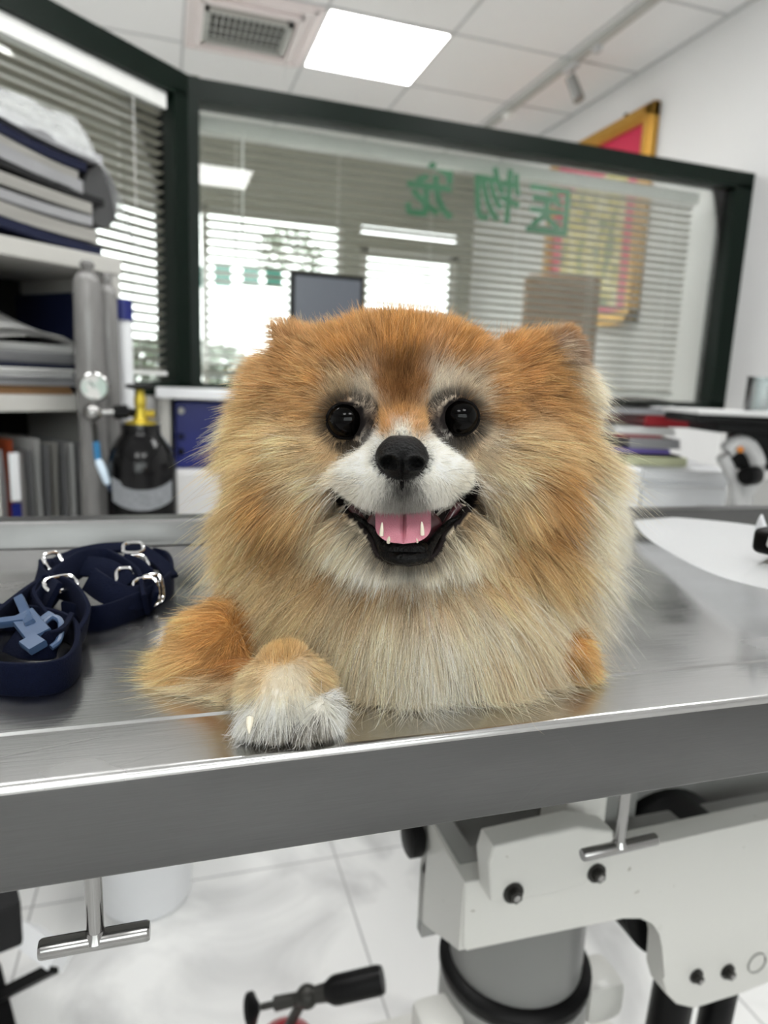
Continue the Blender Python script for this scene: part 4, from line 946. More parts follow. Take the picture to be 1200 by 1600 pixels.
# coat map: px, py, flow dx, dy, length, lift, tip colour, root colour (sRGB 0-255)
CT = {HEAD: [
 (628, 500, 0, -1, 1.5, .6, (196, 143, 82), (150, 98, 48)), (560, 505, -.3, -1, 1.5, .6, (192, 140, 82), (150, 98, 48)), (700, 505, .3, -1, 1.5, .6, (192, 140, 82), (150, 98, 48)),
 (628, 550, 0, -1, 1.2, .4, (184, 128, 66), (150, 95, 45)), (545, 560, -.5, -.9, 1.3, .4, (188, 134, 74), (150, 98, 48)), (712, 560, .5, -.9, 1.3, .4, (182, 127, 68), (150, 95, 46)),
 (628, 592, 0, -1, .8, .35, (118, 74, 36), (80, 48, 22)), (628, 620, 0, -1, .6, .3, (128, 80, 40), (90, 52, 26)), (602, 610, -.2, -1, .6, .3, (160, 108, 60), (120, 75, 38)), (655, 610, .2, -1, .6, .3, (160, 108, 60), (120, 75, 38)),
 (470, 545, -.8, -.6, 1.6, .5, (200, 150, 95), (165, 115, 65)), (790, 545, .8, -.6, 1.6, .5, (190, 136, 78), (150, 98, 52)),
 (430, 600, -1, -.2, 1.5, .5, (204, 158, 104), (170, 120, 70)), (850, 600, 1, -.15, 1.4, .5, (192, 142, 86), (150, 98, 52)), (500, 600, -.8, -.5, 1.3, .35, (196, 146, 88), (160, 110, 60)), (770, 600, .8, -.4, 1.3, .35, (186, 134, 76), (150, 98, 52)),
 (390, 655, -1, .1, 2.0, .5, (214, 175, 120), (175, 128, 78)), (885, 655, 1, .1, 2.0, .5, (204, 158, 104), (165, 114, 66)),
 (580, 618, -.3, -1, .55, .25, (222, 206, 186), (175, 156, 138)), (560, 625, -.5, -.9, .5, .25, (214, 200, 182), (165, 148, 132)), (532, 615, -.6, -.8, .7, .3, (214, 188, 152), (150, 110, 75)), (677, 612, .2, -1, .55, .25, (236, 226, 210), (190, 175, 158)), (700, 608, .5, -.9, .6, .25, (228, 214, 196), (175, 158, 142)), (735, 618, .8, -.7, .7, .3, (226, 208, 182), (150, 110, 75)),
 (490, 645, -1, -.1, 1.0, .35, (205, 160, 105), (165, 118, 72)), (775, 645, 1, -.1, 1.0, .35, (190, 140, 84), (150, 100, 58)), (505, 675, -1, .2, .8, .3, (222, 192, 150), (175, 140, 100)), (755, 680, .9, .4, .8, .3, (232, 215, 190), (180, 155, 130)),
 (576, 660, -.2, 0, .35, .2, (78, 66, 62), (40, 34, 32)), (682, 665, .2, .2, .35, .2, (78, 66, 62), (40, 34, 32)), (535, 700, -.8, .4, .8, .3, (222, 190, 145), (180, 145, 105)), (735, 702, .8, .4, .8, .3, (226, 204, 172), (180, 150, 120)),
 (628, 650, 0, -1, .35, .25, (200, 145, 85), (165, 110, 60)), (598, 665, -.4, -.8, .35, .25, (214, 160, 98), (180, 125, 70)), (655, 662, .4, -.8, .35, .25, (212, 165, 110), (180, 130, 78)), (628, 672, 0, -1, .3, .25, (246, 242, 236), (240, 234, 226)),
 (585, 690, -.7, -.2, .35, .25, (250, 247, 243), (245, 240, 234)), (680, 690, .7, -.1, .35, .25, (250, 247, 243), (245, 240, 234)), (558, 725, -.9, .3, .45, .25, (252, 250, 246), (246, 241, 236)), (704, 722, .9, .3, .45, .25, (252, 250, 246), (246, 241, 236)), (590, 728, -.6, .3, .4, .25, (252, 250, 246), (246, 241, 236)), (672, 728, .6, .3, .4, .25, (252, 250, 246), (246, 241, 236)),
 (585, 760, -.3, .9, .42, .25, (236, 232, 228), (205, 200, 195)), (675, 760, .3, .9, .42, .25, (234, 230, 226), (200, 195, 190)), (628, 763, 0, 1, .42, .2, (80, 77, 75), (22, 21, 21)), (608, 776, -.1, 1, .45, .2, (150, 146, 143), (50, 48, 48)), (650, 774, .1, 1, .45, .2, (140, 136, 133), (45, 43, 43)), (540, 762, -.8, .4, .32, .25, (235, 228, 218), (200, 188, 175)), (725, 750, .8, .3, .32, .25, (232, 226, 216), (195, 185, 172)),
 (470, 700, -1, .2, 1.5, .35, (228, 202, 158), (185, 148, 100)), (430, 725, -1, .3, 2.0, .4, (222, 190, 140), (180, 138, 88)), (500, 745, -.9, .5, 1.3, .35, (232, 208, 168), (190, 155, 110)), (480, 790, -.8, .6, 1.8, .4, (212, 176, 124), (165, 122, 76)),
 (800, 700, 1, .15, 1.5, .35, (222, 192, 148), (180, 140, 95)), (845, 715, 1, .2, 2.0, .4, (214, 180, 130), (170, 126, 80)), (775, 735, .9, .3, 1.3, .35, (232, 212, 178), (190, 158, 118)), (800, 780, .9, .5, 1.8, .4, (216, 186, 142), (165, 128, 86)),
 (510, 815, -.6, .8, 1.5, .35, (226, 200, 162), (180, 145, 105)), (545, 845, -.5, .9, 1.4, .35, (236, 222, 198), (222, 205, 180)), (745, 830, .6, .8, 1.5, .35, (222, 198, 162), (178, 146, 108)), (712, 855, .5, .9, 1.4, .35, (236, 222, 198), (222, 205, 180)), (580, 880, -.3, 1, 1.0, .3, (240, 232, 218), (205, 190, 170)), (632, 892, 0, 1, .8, .25, (240, 233, 222), (205, 190, 170)), (690, 878, .3, 1, 1.0, .3, (236, 226, 208), (200, 182, 160)),
 (380, 700, -1, .15, 3.3, .5, (224, 190, 136), (185, 140, 85)), (345, 660, -1, .1, 3.0, .6, (230, 205, 160), (190, 148, 95)), (350, 770, -1, .3, 4.2, .55, (220, 186, 132), (180, 135, 80)), (410, 780, -.9, .5, 2.8, .4, (194, 142, 80), (128, 84, 42)), (360, 850, -1, .42, 4.4, .55, (222, 190, 140), (180, 138, 85)), (440, 840, -.8, .7, 2.8, .4, (198, 150, 88), (130, 86, 44)), (400, 920, -.8, .75, 3.4, .4, (222, 194, 148), (178, 140, 92)), (370, 960, -.8, .7, 3.8, .45, (218, 190, 148), (170, 130, 88)),
 (900, 700, 1, .15, 3.3, .5, (212, 174, 122), (165, 118, 70)), (945, 680, 1, .1, 3.6, .6, (232, 212, 176), (195, 160, 115)), (875, 765, 1, .35, 2.8, .4, (188, 134, 72), (120, 76, 36)), (950, 780, 1, .35, 4.4, .55, (236, 220, 192), (200, 168, 125)), (860, 830, .9, .5, 2.8, .4, (192, 140, 78), (122, 78, 38)), (940, 850, 1, .45, 4.6, .55, (236, 220, 194), (195, 165, 125)), (880, 900, .8, .65, 3.4, .4, (212, 176, 124), (165, 122, 74)), (940, 930, .95, .6, 4.2, .5, (238, 224, 200), (190, 160, 122)),
 (500, 900, -.5, .9, 2.6, .35, (218, 186, 138), (172, 130, 84)), (560, 940, -.3, 1, 2.8, .3, (224, 198, 156), (180, 142, 98)), (628, 935, 0, 1, 2.6, .3, (222, 198, 160), (165, 128, 90)), (700, 935, .3, 1, 2.8, .3, (232, 214, 182), (185, 150, 108)), (780, 910, .6, .85, 2.8, .35, (220, 188, 140), (172, 130, 84)), (820, 860, .8, .7, 2.8, .35, (208, 166, 110), (160, 114, 66)),
 (440, 990, -.5, .9, 3.2, .4, (222, 196, 152), (176, 138, 94)), (520, 1010, -.2, 1, 3.2, .35, (230, 210, 174), (182, 148, 108)), (600, 1010, 0, 1, 3.2, .35, (238, 226, 200), (195, 168, 130)), (680, 1020, .1, 1, 3.2, .35, (242, 234, 214), (200, 175, 140)), (760, 1000, .35, 1, 3.2, .35, (240, 228, 204), (192, 160, 118)), (840, 970, .6, .85, 3.3, .4, (236, 218, 188), (185, 150, 108)), (890, 1000, .7, .8, 3.2, .4, (232, 212, 182), (170, 135, 98)),
 (560, 1070, -.1, 1, 2.6, .4, (226, 208, 178), (150, 122, 92)), (680, 1080, .1, 1, 2.6, .4, (236, 226, 206), (160, 135, 108)), (800, 1060, .4, 1, 2.6, .4, (226, 204, 172), (150, 120, 90))],
 LEG: [(300, 960, -.9, .3, 1.7, .5, (222, 178, 116), (196, 138, 72)), (350, 990, -.6, .6, 1.3, .4, (206, 150, 84), (176, 118, 58)), (370, 1030, -.5, .7, 1.0, .4, (190, 134, 74), (160, 104, 52)), (300, 1040, -1, .35, 2.3, .5, (226, 188, 130), (196, 142, 80)), (330, 1085, -1, .25, 2.6, .4, (236, 216, 180), (205, 170, 122)), (385, 1085, -.8, .5, 1.2, .4, (230, 208, 172), (195, 160, 118))],
 PAW: [(440, 1020, 0, -.3, .5, .5, (222, 182, 122), (200, 155, 95)), (385, 1060, -.5, .6, .7, .4, (230, 206, 164), (205, 170, 122)), (505, 1050, .5, .5, .7, .4, (228, 198, 150), (205, 165, 112)), (450, 1055, 0, 1, .5, .3, (226, 216, 198), (200, 185, 162)), (395, 1110, -.12, 1, 1.05, .2, (248, 246, 242), (232, 228, 220)), (436, 1110, -.05, 1, 1.15, .25, (250, 248, 244), (232, 228, 220)), (480, 1110, .05, 1, 1.15, .25, (250, 248, 244), (232, 228, 220)), (515, 1095, .12, 1, 1.05, .2, (248, 246, 242), (232, 228, 220)), (457, 1125, 0, 1, .5, .15, (90, 82, 76), (35, 30, 28)), (419, 1134, 0, 1, .5, .15, (130, 122, 114), (60, 54, 50)), (490, 1132, 0, 1, .5, .15, (130, 122, 114), (60, 54, 50))],  # last three points paint the shade between the toes into the coat
 RLEG: [(880, 1000, .6, .7, 1.0, .4, (214, 166, 104), (180, 124, 64)), (900, 1040, .6, .6, 1.0, .4, (222, 180, 122), (190, 134, 74)), (800, 1050, .2, 1, 1.0, .4, (190, 140, 84), (150, 100, 54))],
 EARL: [(430, 505, -.5, -.8, .5, .5, (206, 166, 120), (165, 122, 82)), (470, 540, -.5, -.8, .8, .5, (206, 160, 108), (165, 118, 72)), (425, 545, -1, -.1, .5, .5, (196, 156, 112), (150, 112, 80)), (500, 570, -.5, -.8, 1.3, .4, (196, 146, 88), (160, 110, 60))],
 EARR: [(895, 508, .4, -.6, .4, .5, (190, 140, 88), (150, 100, 60)), (850, 510, -.2, -.9, .7, .5, (196, 148, 94), (155, 105, 62)), (868, 550, .9, -.15, 1.1, .35, (196, 172, 150), (125, 98, 82)), (890, 545, .9, .2, .6, .3, (150, 118, 96), (105, 76, 60)), (860, 590, 1, .1, 1.6, .4, (222, 200, 168), (150, 118, 92)), (835, 560, .8, -.4, 1.2, .4, (192, 142, 86), (150, 98, 54)), (895, 600, .9, .3, 1.8, .5, (236, 222, 198), (190, 155, 118))],
 BODY: [(980, 860, .7, .3, 2.2, .5, (238, 228, 212), (215, 195, 165)), (600, 800, 0, .2, 2.5, .5, (205, 165, 115), (170, 125, 75)), (300, 860, -.8, .4, 2.2, .5, (236, 224, 204), (205, 180, 145))]}
def lin(c): c = np.asarray(c, float)/255; return np.where(c <= .04045, c/12.92, ((c+.055)/1.055)**2.4)**.80*np.array([1.02, 1.015, .965])
def coat(P, grp):
    x, y = px_of(P); out = np.zeros((len(P), 10))
    for g, rows in CT.items():
        m = np.where(grp == g)[0]
        if not len(m): continue
        A = np.array([list(r_[:6])+list(lin(r_[6]))+list(lin(r_[7])) for r_ in rows])
        for i in range(0, len(m), 20000):
            k = m[i:i+20000]; d2 = ((x[k, None]-A[None, :, 0])**2+(y[k, None]-A[None, :, 1])**2)/900.
            w = 1/(d2+.12)**2.6; w /= w.sum(1, keepdims=True); out[k] = w@A[:, 2:]
    return out
_, VG = sdf(V, True)
vc = coat(V, VG)
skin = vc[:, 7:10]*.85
inm = md > -9
skin[front & (((vx_-628)/50)**2+((vy_-714)/43)**2 < 1)] = (.02, .017, .017); skin[inm] = (.010, .006, .006); skin[eyd > -4] = (.012, .009, .009)
me = bpy.data.meshes.new('body'); Vl = loc(V2)
me.from_pydata(Vl.tolist(), [], Q.tolist()); me.update()
ca = me.color_attributes.new('coat', 'FLOAT_COLOR', 'POINT'); ca.data.foreach_set('color', np.concatenate([skin, np.ones((len(V), 1))], 1).astype(np.float32).ravel())
me.polygons.foreach_set('use_smooth', [True]*len(me.polygons))
m = bpy.data.materials.new('coat_skin'); m.use_nodes = True; b_ = m.node_tree.nodes['Principled BSDF']; at = m.node_tree.nodes.new('ShaderNodeAttribute'); at.attribute_name = 'coat'
m.node_tree.links.new(at.outputs['Color'], b_.inputs['Base Color']); b_.inputs['Roughness'].default_value = .75; b_.inputs['Specular IOR Level'].default_value = .2
me.materials.append(m); body = bpy.data.objects.new('body', me); COL.objects.link(body); body.parent = dog

# strands
def build_hair(name, n, seed, fly, label=None):
    R = np.random.default_rng(seed)
    tri = np.concatenate([Q[:, [0, 1, 2]], Q[:, [0, 2, 3]]]); A, B, C = V[tri[:, 0]], V[tri[:, 1]], V[tri[:, 2]]
    area = .5*np.linalg.norm(np.cross(B-A, C-A), axis=1); ctr = (A+B+C)/3; nn_ = N[tri[:, 0]]
    face = -(nn_*ctr).sum(1)/np.linalg.norm(ctr, axis=1)
    tx, ty = px_of(ctr)
    w = np.where(face > -.35, 1.0, .12); w *= np.where(ctr[:, 1] > 41, .35, 1.0)
    w *= 1+2.6*np.exp(-((tx-628)**2/110**2+(ty-700)**2/130**2)); w *= 1+1.2*sum(np.exp(-((tx-a_)**2+(ty-b_)**2)/40.**2) for a_, b_ in EYES); w *= np.where(VG[tri[:, 0]] == PAW, 2.4, 1)*np.where(VG[tri[:, 0]] == EARR, 1.5, 1)
    w *= (ctr[:, 2] > TZC+.2)
    pr_ = area*w; pr_ /= pr_.sum(); t = R.choice(len(tri), n, p=pr_)
    u, v = R.random(n), R.random(n); f = u+v > 1; u[f], v[f] = 1-u[f], 1-v[f]
    P = A[t]*(1-u-v)[:, None]+B[t]*u[:, None]+C[t]*v[:, None]; nrm = N[tri[t, 0]]; g = VG[tri[t, 0]]
    x, y = px_of(P); fr = (P[:, 1] < 33.5)
    keep = ~(fr & (polyd(x, y, MOUTH) > -3))
    for ex, ey in EYES: keep &= ~(fr & (((x-ex)/28)**2+((y-ey)/25.5)**2 < 1))
    keep &= ~(fr & (((x-628)/37)**2+((y-714)/32)**2 < 1))
    P, nrm, g, x, y = P[keep], nrm[keep], g[keep], x[keep], y[keep]; n = len(P); fr = P[:, 1] < 33.5
    c = coat(P+R.normal(0, .12, P.shape), g); fx, fy, ln, lift = c[:, 0], c[:, 1], c[:, 2], c[:, 3]; tip, root = c[:, 4:7], c[:, 7:10]
    for ex, ey in EYES:     # hair parts away from the eyes
        d = np.hypot(x-ex, y-ey); k = np.clip((62-d)/30, 0, 1)*fr; fx = fx*(1-k)+(x-ex)/(d+1)*k; fy = fy*(1-k)+(y-ey)/(d+1)*k
        sx_ = 1 if ex < 628 else -1; d_ = np.hypot((x-ex-sx_*9)/1.1, y-ey-3); dark = np.clip((44-d_)/11, 0, 1)[:, None]*fr[:, None]; tip = tip*(1-dark*.8)+np.array([.03, .022, .024])*dark*.8; root = root*(1-dark)+np.array([.012, .009, .01])*dark
        ln = ln*(1-.18*np.clip((48-d)/14, 0, 1)*fr)
    mdd = polyd(x, y, MOUTH); k = np.clip((mdd+9)/6, 0, 1)*fr*(y > 740); tip = tip*(1-.85*k[:, None]); root = root*(1-.9*k[:, None]); ln = ln*(1-.3*k)
    isn = np.clip((50-np.hypot((x-628)/1.12, y-712))/8, 0, 1)*fr; ln *= 1-.5*isn; root *= (1-.6*isn)[:, None]
    fl = np.stack([fx, np.full(n, .12), -fy], 1); fl /= np.linalg.norm(fl, axis=1, keepdims=True)+1e-6
    isb = (g == BODY); fl[isb] += np.array([.2, .6, -.4])
    jit = R.normal(0, 1, (n, 3))
    wild = R.random(n) < fly
    # smooth waviness of the flow so that tufts form
    ph = np.stack([np.sin(P@np.array(q_)) for q_ in ((1.3, .4, .9), (-.7, 1.1, 1.2), (.5, -.9, 1.6))], 1)+.6*np.stack([np.sin(P@np.array(q_)) for q_ in ((3.1, .9, 2.2), (-2.3, 1.1, 3.2), (2.5, -2.9, 1.6))], 1)
    d0 = fl*1.0+nrm*lift[:, None]*1.15+jit*np.where(wild, .32, .11)[:, None]+ph*.13
    dn_ = (d0*nrm).sum(1); d0 += nrm*np.clip(.18-dn_, 0, 1)[:, None]
    d0 /= np.linalg.norm(d0, axis=1, keepdims=True)
    ln = ln*R.uniform(.72, 1.12, n)*np.where(wild, 1.34, 1.0)*np.where(ln > 1.8, 1+.16*np.sin(P@np.array([3.1, 1.2, .6]))*np.sin(P@np.array([5.3, -2.2, 1.1])+1), 1)
    K = 7; T_ = np.linspace(0, 1, K)
    droop = np.clip(ln/3.5, 0, 1)*.42
    side = np.cross(d0, R.normal(0, 1, (n, 3))); side /= np.linalg.norm(side, axis=1, keepdims=True)+1e-6
    bend = R.normal(0, .10, n)+np.where(wild, R.normal(0, .12, n), 0)
    pts = P[:, None, :]+ln[:, None, None]*(d0[:, None, :]*T_[None, :, None]+(T_**2)[None, :, None]*(fl*.30)[:, None, :]*.6
          + (T_**2)[None, :, None]*np.array([0, 0, -1.])*droop[:, None, None] + (T_**2)[None, :, None]*(side*bend[:, None])[:, None, :]
          + (np.sin(T_*7)*.012)[None, :, None]*side[:, None, :])
    pts -= (nrm*.05)[:, None, :]
    hd = (g == HEAD) & (ln > 1.2)
    if hd.any():
        kk = np.clip((ln[hd]-1.2)/1.2, 0, 1)[:, None]; c2 = coat(P[hd]*.25+pts[hd, 5]*.75, g[hd]); tip[hd] = tip[hd]*(1-kk)+c2[:, 4:7]*kk
        c3 = coat(P[hd]*.6+pts[hd, 4]*.4, g[hd]); root[hd] = root[hd]*(1-kk)+c3[:, 7:10]*kk
    # clumps
    ns = max(50, n//34); sd = R.choice(n, ns, replace=False); kd = KDTree(ns)
    for i, q_ in enumerate(P[sd]): kd.insert(q_, i)
    kd.balance(); near_ = sd[np.array([kd.find(q_)[1] for q_ in P])]
    cw = .62*np.clip(ln/1.6, .25, 1)*np.where(wild, 0, 1)*R.uniform(.55, 1, n); cw = np.where(g[near_] == g, cw, 0)
    wv = cw[:, None]*(T_[None, :]**1.3)
    tgt = pts[near_]*1.0+((P-P[near_])*.30)[:, None, :]
    rel = np.clip(ln/np.maximum(ln[near_], .05), 0, 1.4)
    tgt = P[near_][:, None, :]+(pts[near_]-P[near_][:, None, :])*rel[:, None, None]+((P-P[near_])*.3)[:, None, :]
    pts = pts*(1-wv[..., None])+tgt*wv[..., None]
    zf = TZC+.05+.25*R.random(n)
    pts[..., 2] = np.maximum(pts[..., 2], zf[:, None]*1.0)
    for ex, ey in EYES:     # never over the eyeball
        tx_, ty_ = px_of(pts[:, -1]); bad = (((tx_-ex)/25)**2+((ty_-ey)/23)**2 < 1) & fr
        pts[bad] = P[bad][:, None, :]+(pts[bad]-P[bad][:, None, :])*.15
    sv = np.clip(.25+ln/1.6, .3, 1)
    val = R.normal(1, .13, n)[:, None]*(1+.12*np.sin(P@np.array([2.1, .7, 1.9])+R.normal(0, .2, n)))[:, None]*R.normal(1, .10, n)[near_][:, None] if False else (1+R.normal(0, .20, n)*sv)[:, None]*(1+R.normal(0, .19, n)[near_]*sv)[:, None]
    tip = np.clip(tip*val, 0, .95); root = np.clip(root*val, 0, .9)
    lw = wild & (ln > 1.1); tip[lw] = np.clip(tip[lw]*1.15+.06, 0, .95)
    cv = bpy.data.hair_curves.new(name); cv.add_curves([K]*n)
    cv.attributes['position'].data.foreach_set('vector', loc(pts.reshape(-1, 3)).astype(np.float32).ravel())
    base_r = np.where(ln > 1.2, 7.4e-5, 6.0e-5)
    rad = (base_r[:, None]*np.array([1, 1, .97, .9, .75, .5, .15])[None, :]).astype(np.float32)
    ra = cv.attributes.get('radius') or cv.attributes.new('radius', 'FLOAT', 'POINT'); ra.data.foreach_set('value', rad.ravel())
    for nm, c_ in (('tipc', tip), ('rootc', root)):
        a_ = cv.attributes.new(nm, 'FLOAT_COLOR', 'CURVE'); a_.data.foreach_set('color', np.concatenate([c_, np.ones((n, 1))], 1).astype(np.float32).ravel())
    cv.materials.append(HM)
    o = bpy.data.objects.new(name, cv); COL.objects.link(o); o.parent = dog
    if label: o['label'] = label
    return o
HM = bpy.data.materials.new('fur_strands'); HM.use_nodes = True; n_ = HM.node_tree; b_ = n_.nodes['Principled BSDF']; lk = n_.links.new
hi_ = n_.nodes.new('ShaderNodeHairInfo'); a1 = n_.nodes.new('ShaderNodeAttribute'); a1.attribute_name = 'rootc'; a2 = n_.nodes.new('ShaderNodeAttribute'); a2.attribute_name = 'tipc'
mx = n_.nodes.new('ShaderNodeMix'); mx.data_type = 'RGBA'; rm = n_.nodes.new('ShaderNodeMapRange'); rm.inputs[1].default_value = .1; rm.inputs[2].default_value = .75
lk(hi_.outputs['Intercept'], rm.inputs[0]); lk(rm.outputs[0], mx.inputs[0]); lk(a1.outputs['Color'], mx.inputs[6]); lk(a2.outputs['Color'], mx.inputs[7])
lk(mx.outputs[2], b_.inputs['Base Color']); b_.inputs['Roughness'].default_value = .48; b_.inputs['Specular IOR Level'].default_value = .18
tr = n_.nodes.new('ShaderNodeBsdfTranslucent'); lk(mx.outputs[2], tr.inputs[0]); ms = n_.nodes.new('ShaderNodeMixShader'); ms.inputs[0].default_value = .30
out = n_.nodes['Material Output']; lk(b_.outputs[0], ms.inputs[1]); lk(tr.outputs[0], ms.inputs[2]); lk(ms.outputs[0], out.inputs[0])
SC.cycles_curves.shape = 'RIBBONS' if hasattr(SC, 'cycles_curves') else 'RIBBONS'
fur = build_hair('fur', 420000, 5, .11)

# ---- eyes
MT['eye'] = mat('dark_eye', (.001, .0008, .0008), .04, spec=.12)
MT['lid'] = mat('dark_eyelid_skin', (.004, .0033, .0033), .6, spec=.08, bump=.3, bscale=900)
def lc(p): return tuple(loc(p))
for k, (ex, ey) in enumerate(EYES):
    s = surf(ex, ey); c = L(ex, ey, s[1]+.36)
    eb = obj('eye', MB().sph(lc(c), (.0088, .0084, .0083), seg=48), MT['eye'], dog, world=False, smooth=True)
    P = []
    for a in np.linspace(0, 2*PI, 41):
        q_ = L(ex+29*math.cos(a)-(2 if k == 0 else -2)*0, ey+26.5*math.sin(a), s[1]+.12+.08*abs(math.cos(a))); P.append(lc(q_))
    obj('eyelid', MB().tube(P, .0011, seg=10), MT['lid'], eb, world=False, smooth=True)
    sx = 1 if k == 0 else -1     # inner corner
    obj('eye_corner', MB().sph(lc(L(ex+sx*31, ey+5, s[1]+.22)), (.0048, .0018, .0036)), MT['lid'], eb, world=False, smooth=True)
# ---- nose
NC = L(628, 714, 27.0)
MT['nose'] = mat('black_nose_leather', (.0012, .0012, .0013), .5, bump=.7, bscale=900, spec=.14)
b = MB(); bmesh.ops.create_uvsphere(b.b, u_segments=72, v_segments=48, radius=1)
for v_ in b.b.verts:
    x, y, z = v_.co          # y towards -1 faces the viewer
    w_ = 1-.34*max(0, -z)**1.3; top_ = 1-.10*max(0, z)
    nx, ny, nz = x*1.10*w_*top_, y*.98, z*.95
    nz = min(nz, .82) if z > 0 else nz
    for s_ in (-1, 1):
        dx, dz = (nx-s_*.52)/.27, (nz+.10+.2*abs(nx-s_*.45))/.20; q_ = math.exp(-(dx*dx+dz*dz)**1.6); 
        if y < .2: ny += .42*q_; ny -= .10*math.exp(-((math.hypot(dx*.8, dz*.8)-1.25)/.3)**2)
        dx2, dz2 = (nx-s_*.92)/.22, (nz+.22)/.12; ny += .10*math.exp(-(dx2*dx2+dz2*dz2))*(y < .3)
    if y < 0 and z < .1: ny += .16*math.exp(-(nx/.055)**2)*min(1, .1-z+.2)
    if z > 0 and y < 0: ny += .12*z
    p_ = NC+np.array([nx*.98, ny*1.25, nz*.98]); v_.co = lc(p_)
obj('nose', b, MT['nose'], dog, world=False, smooth=True)
b = MB().tube([lc(surf(628, y_, -.02)) for y_ in (752, 762, 774, 786, 796)], .0009, seg=8); obj('lip_groove', b, MT['lid'], dog, world=False, smooth=True)
# ---- mouth
MT['lip'] = mat('black_lip_skin', (.0012, .001, .001), .30, bump=.5, bscale=700, spec=.14)
MT['gum'] = mat('dark_gum', (.05, .012, .015), .3, var=.3, coat=.2)
MT['tongue'] = mat('pink_tongue', (.60, .23, .29), .34, var=.08, nscale=200, bump=.4, bscale=1600, sss=.25, coat=.35)
MT['tooth'] = mat('ivory_tooth', (.80, .74, .60), .25, var=.05, coat=.4)
lp_ = [(524, 766, .1, .7), (540, 791, .1, 1.1), (556, 806, .1, 1.4), (574, 820, .05, 1.7), (589, 838, -.05, 2.2), (598, 856, -.1, 2.9), (606, 868, -.1, 3.4), (632, 873, -.15, 3.6), (660, 869, -.1, 3.4), (670, 857, -.1, 2.9), (682, 838, -.05, 2.3), (700, 818, .05, 1.7), (718, 806, .1, 1.4), (733, 788, .1, 1.1), (741, 762, .1, .7)]
P = spline([Vector(lc(surf(a, b2_, o_))) for a, b2_, o_, r_ in lp_], 5); rs = np.interp(np.linspace(0, 14, len(P)), range(15), [q_[3]*.001 for q_ in lp_])
lower = obj('lower_lip', MB().tube(P, .002, seg=14, rs=[q_*.8 for q_ in rs]), MT['lip'], dog, world=False, smooth=True, label='black lower lip')
up_ = [(526, 768), (550, 784), (580, 793), (605, 798), (628, 800), (655, 797), (690, 787), (718, 774), (738, 762)]
obj('upper_lip', MB().tube(spline([Vector(lc(surf(a, b2_-3, .10))) for a, b2_ in up_], 5), .0011, seg=10), MT['lip'], dog, world=False, smooth=True)
s0 = surf(632, 866)
obj('chin_pad', MB().sph(lc(L(632, 858, s0[1]+.55)), (.0112, .0070, .0055), seg=32), MT['lip'], lower, world=False, smooth=True)
for (a, b2_, c2) in ((548, 795, 578), (718, 792, 692)):
    q0, q1, q2 = L(a, b2_-4, surf(a, b2_)[1]+.25), L((a+c2)/2, b2_+14, surf((a+c2)/2, b2_+14)[1]+.45), L(c2, b2_+36, surf(c2, b2_+30)[1]+.5)
    obj('gum', MB().tube(spline([Vector(lc(q_)) for q_ in (q0, q1, q2)], 6), .002, seg=10, rs=None), MT['gum'], dog, world=False, smooth=True)
obj('palate', MB().sph(lc(L(632, 822, 30.4)), (.0175, .006, .0105), seg=32), MT['gum'], dog, world=False, smooth=True)
# tongue: broad, grooved, rounded tip curling over the lower lip
def tongue(u, v):     # u along (0 back .. 1 tip), v across
    y_ = 786+64*u; half = 43*(1-.0*u)*math.sqrt(max(0, 1-max(0, (u-.55)/.45)**2.4))+.5
    x_ = 630+(v-.5)*2*half; dpt = 29.4-2.05*u**.8+.25*((v-.5)*2)**2*(1-.3*u)+.42*math.exp(-((v-.5)/.035)**2)*(1-u**3)+.5*max(0, u-.86)/.14*0
    return lc(L(x_, y_, dpt))
b = MB().grid(tongue, 40, 32, .0022)
obj('tongue', b, MT['tongue'], dog, world=False, smooth=True)
for (a, b0, b1, r_) in ((596, 836, 816, .00095), (660, 835, 815, .00095), (607, 847, 838, .0009), (652, 847, 841, .0005)):
    q0, q1 = L(a, b0, 27.75), L(a+(1 if a < 630 else -1), b1, 27.45)
    q0 = np.array(q0); q1 = np.array(q1)
    obj('tooth', MB().tube([lc(q0), lc(q0*.6+q1*.4), lc(q0*.2+q1*.8), lc(q1)], .001, seg=12, rs=[r_, r_*.9, r_*.55, r_*.15]), MT['tooth'], dog, world=False, smooth=True)
# claws
for (a, b0, c_, d_) in ((391, 1122, 389, 1146),):
    q0, q1 = L(a, b0, 26.0), L(c_, d_, 25.6); q0[2] = max(q0[2], TZC+.5); q1[2] = max(q1[2], TZC+.12)
    obj('claw', MB().tube([lc(q0), lc((q0+q1)/2+np.array([0, -.08, .06])), lc(q1)], .0016, seg=10, rs=[.0017, .0015, .0004]), MT['tooth'] if a == 391 else MT['lid'], dog, world=False, smooth=True)
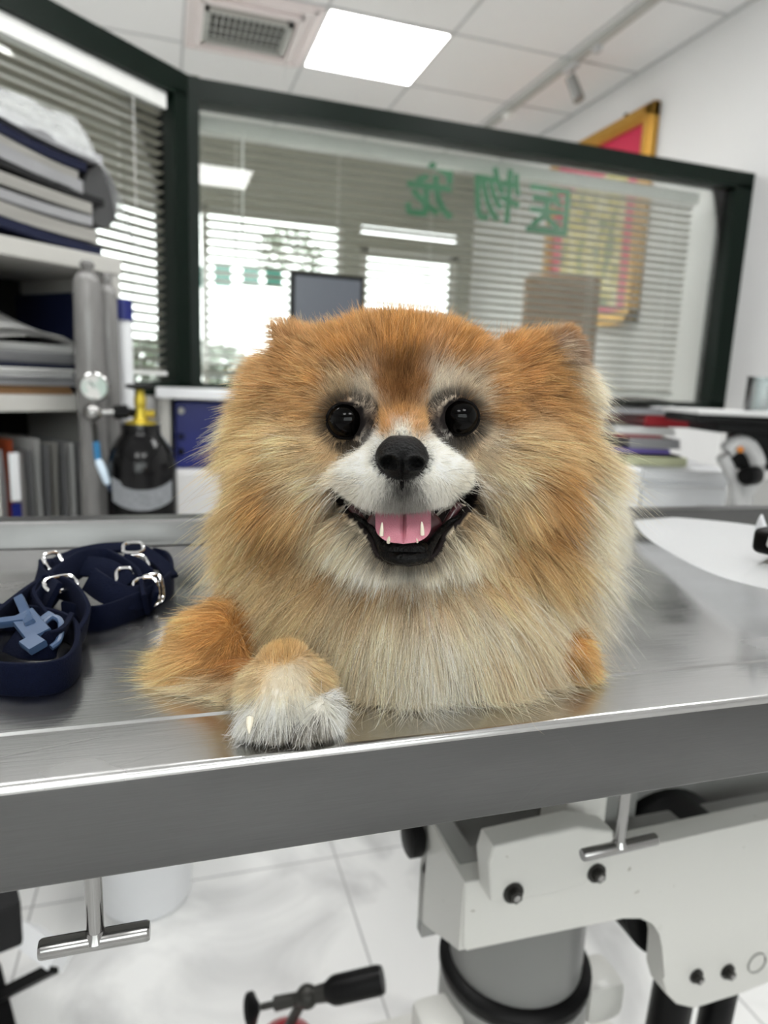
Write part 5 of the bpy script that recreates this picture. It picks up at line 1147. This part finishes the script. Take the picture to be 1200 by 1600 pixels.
# whiskers
def strands(name, rows, r_, m):
    cv = bpy.data.hair_curves.new(name); K = 9; cv.add_curves([K]*len(rows)); P = []
    for (x0, y0, x1, y1, bow, out_) in rows:
        s_ = surf(x0, y0); e_ = L(x1, y1, s_[1]-out_); t_ = np.linspace(0, 1, K)[:, None]
        mid_ = (s_+e_)/2+np.array([0, -.3, bow]); P.append((1-t_)**2*s_+2*t_*(1-t_)*mid_+t_**2*e_)
    P = np.array(P); cv.attributes['position'].data.foreach_set('vector', loc(P.reshape(-1, 3)).astype(np.float32).ravel())
    ra = cv.attributes.get('radius') or cv.attributes.new('radius', 'FLOAT', 'POINT'); ra.data.foreach_set('value', np.tile(np.linspace(1, .25, K)*r_, len(rows)).astype(np.float32))
    cv.materials.append(m); o = bpy.data.objects.new(name, cv); COL.objects.link(o); o.parent = dog; return o
WW = mat('pale_whisker', (.75, .70, .60), .35); WB = mat('dark_whisker', (.015, .012, .012), .35)
r = random.Random(4); rows = []
for k in range(26):
    x0 = 545+r.uniform(-18, 30); y0 = 748+r.uniform(-14, 30); a = r.uniform(2.3, 3.3); l_ = r.uniform(50, 120); rows.append((x0, y0, x0+l_*math.cos(a), y0+l_*abs(math.sin(a))+10, r.uniform(.0, .5), r.uniform(-1.0, .6)))
for k in range(20):
    x0 = 715+r.uniform(-28, 14); y0 = 742+r.uniform(-14, 28); a = r.uniform(-.1, .85); l_ = r.uniform(45, 110); rows.append((x0, y0, x0+l_*math.cos(a), y0+l_*abs(math.sin(a))+6, r.uniform(.0, .4), r.uniform(-1.0, .6)))
strands('pale_whiskers', rows, 6e-5, WW)['label'] = 'fine pale whiskers'
rows = [(770, 800, 842, 820, -.25, .8)]
for k in range(12):
    s_ = r.choice((-1, 1)); x0 = 632+s_*r.uniform(60, 95); y0 = 735+r.uniform(-8, 40); rows.append((x0, y0, x0+s_*r.uniform(25, 60), y0+r.uniform(-12, 34), r.uniform(-.2, .3), r.uniform(-.6, .4)))
for k in range(6):
    x0 = 528+r.uniform(-20, 15); rows.append((x0, 618, x0-r.uniform(5, 30), 618-r.uniform(25, 45), .2, .6))
strands('dark_whiskers', rows, 5e-5, WB)['label'] = 'dark whiskers'
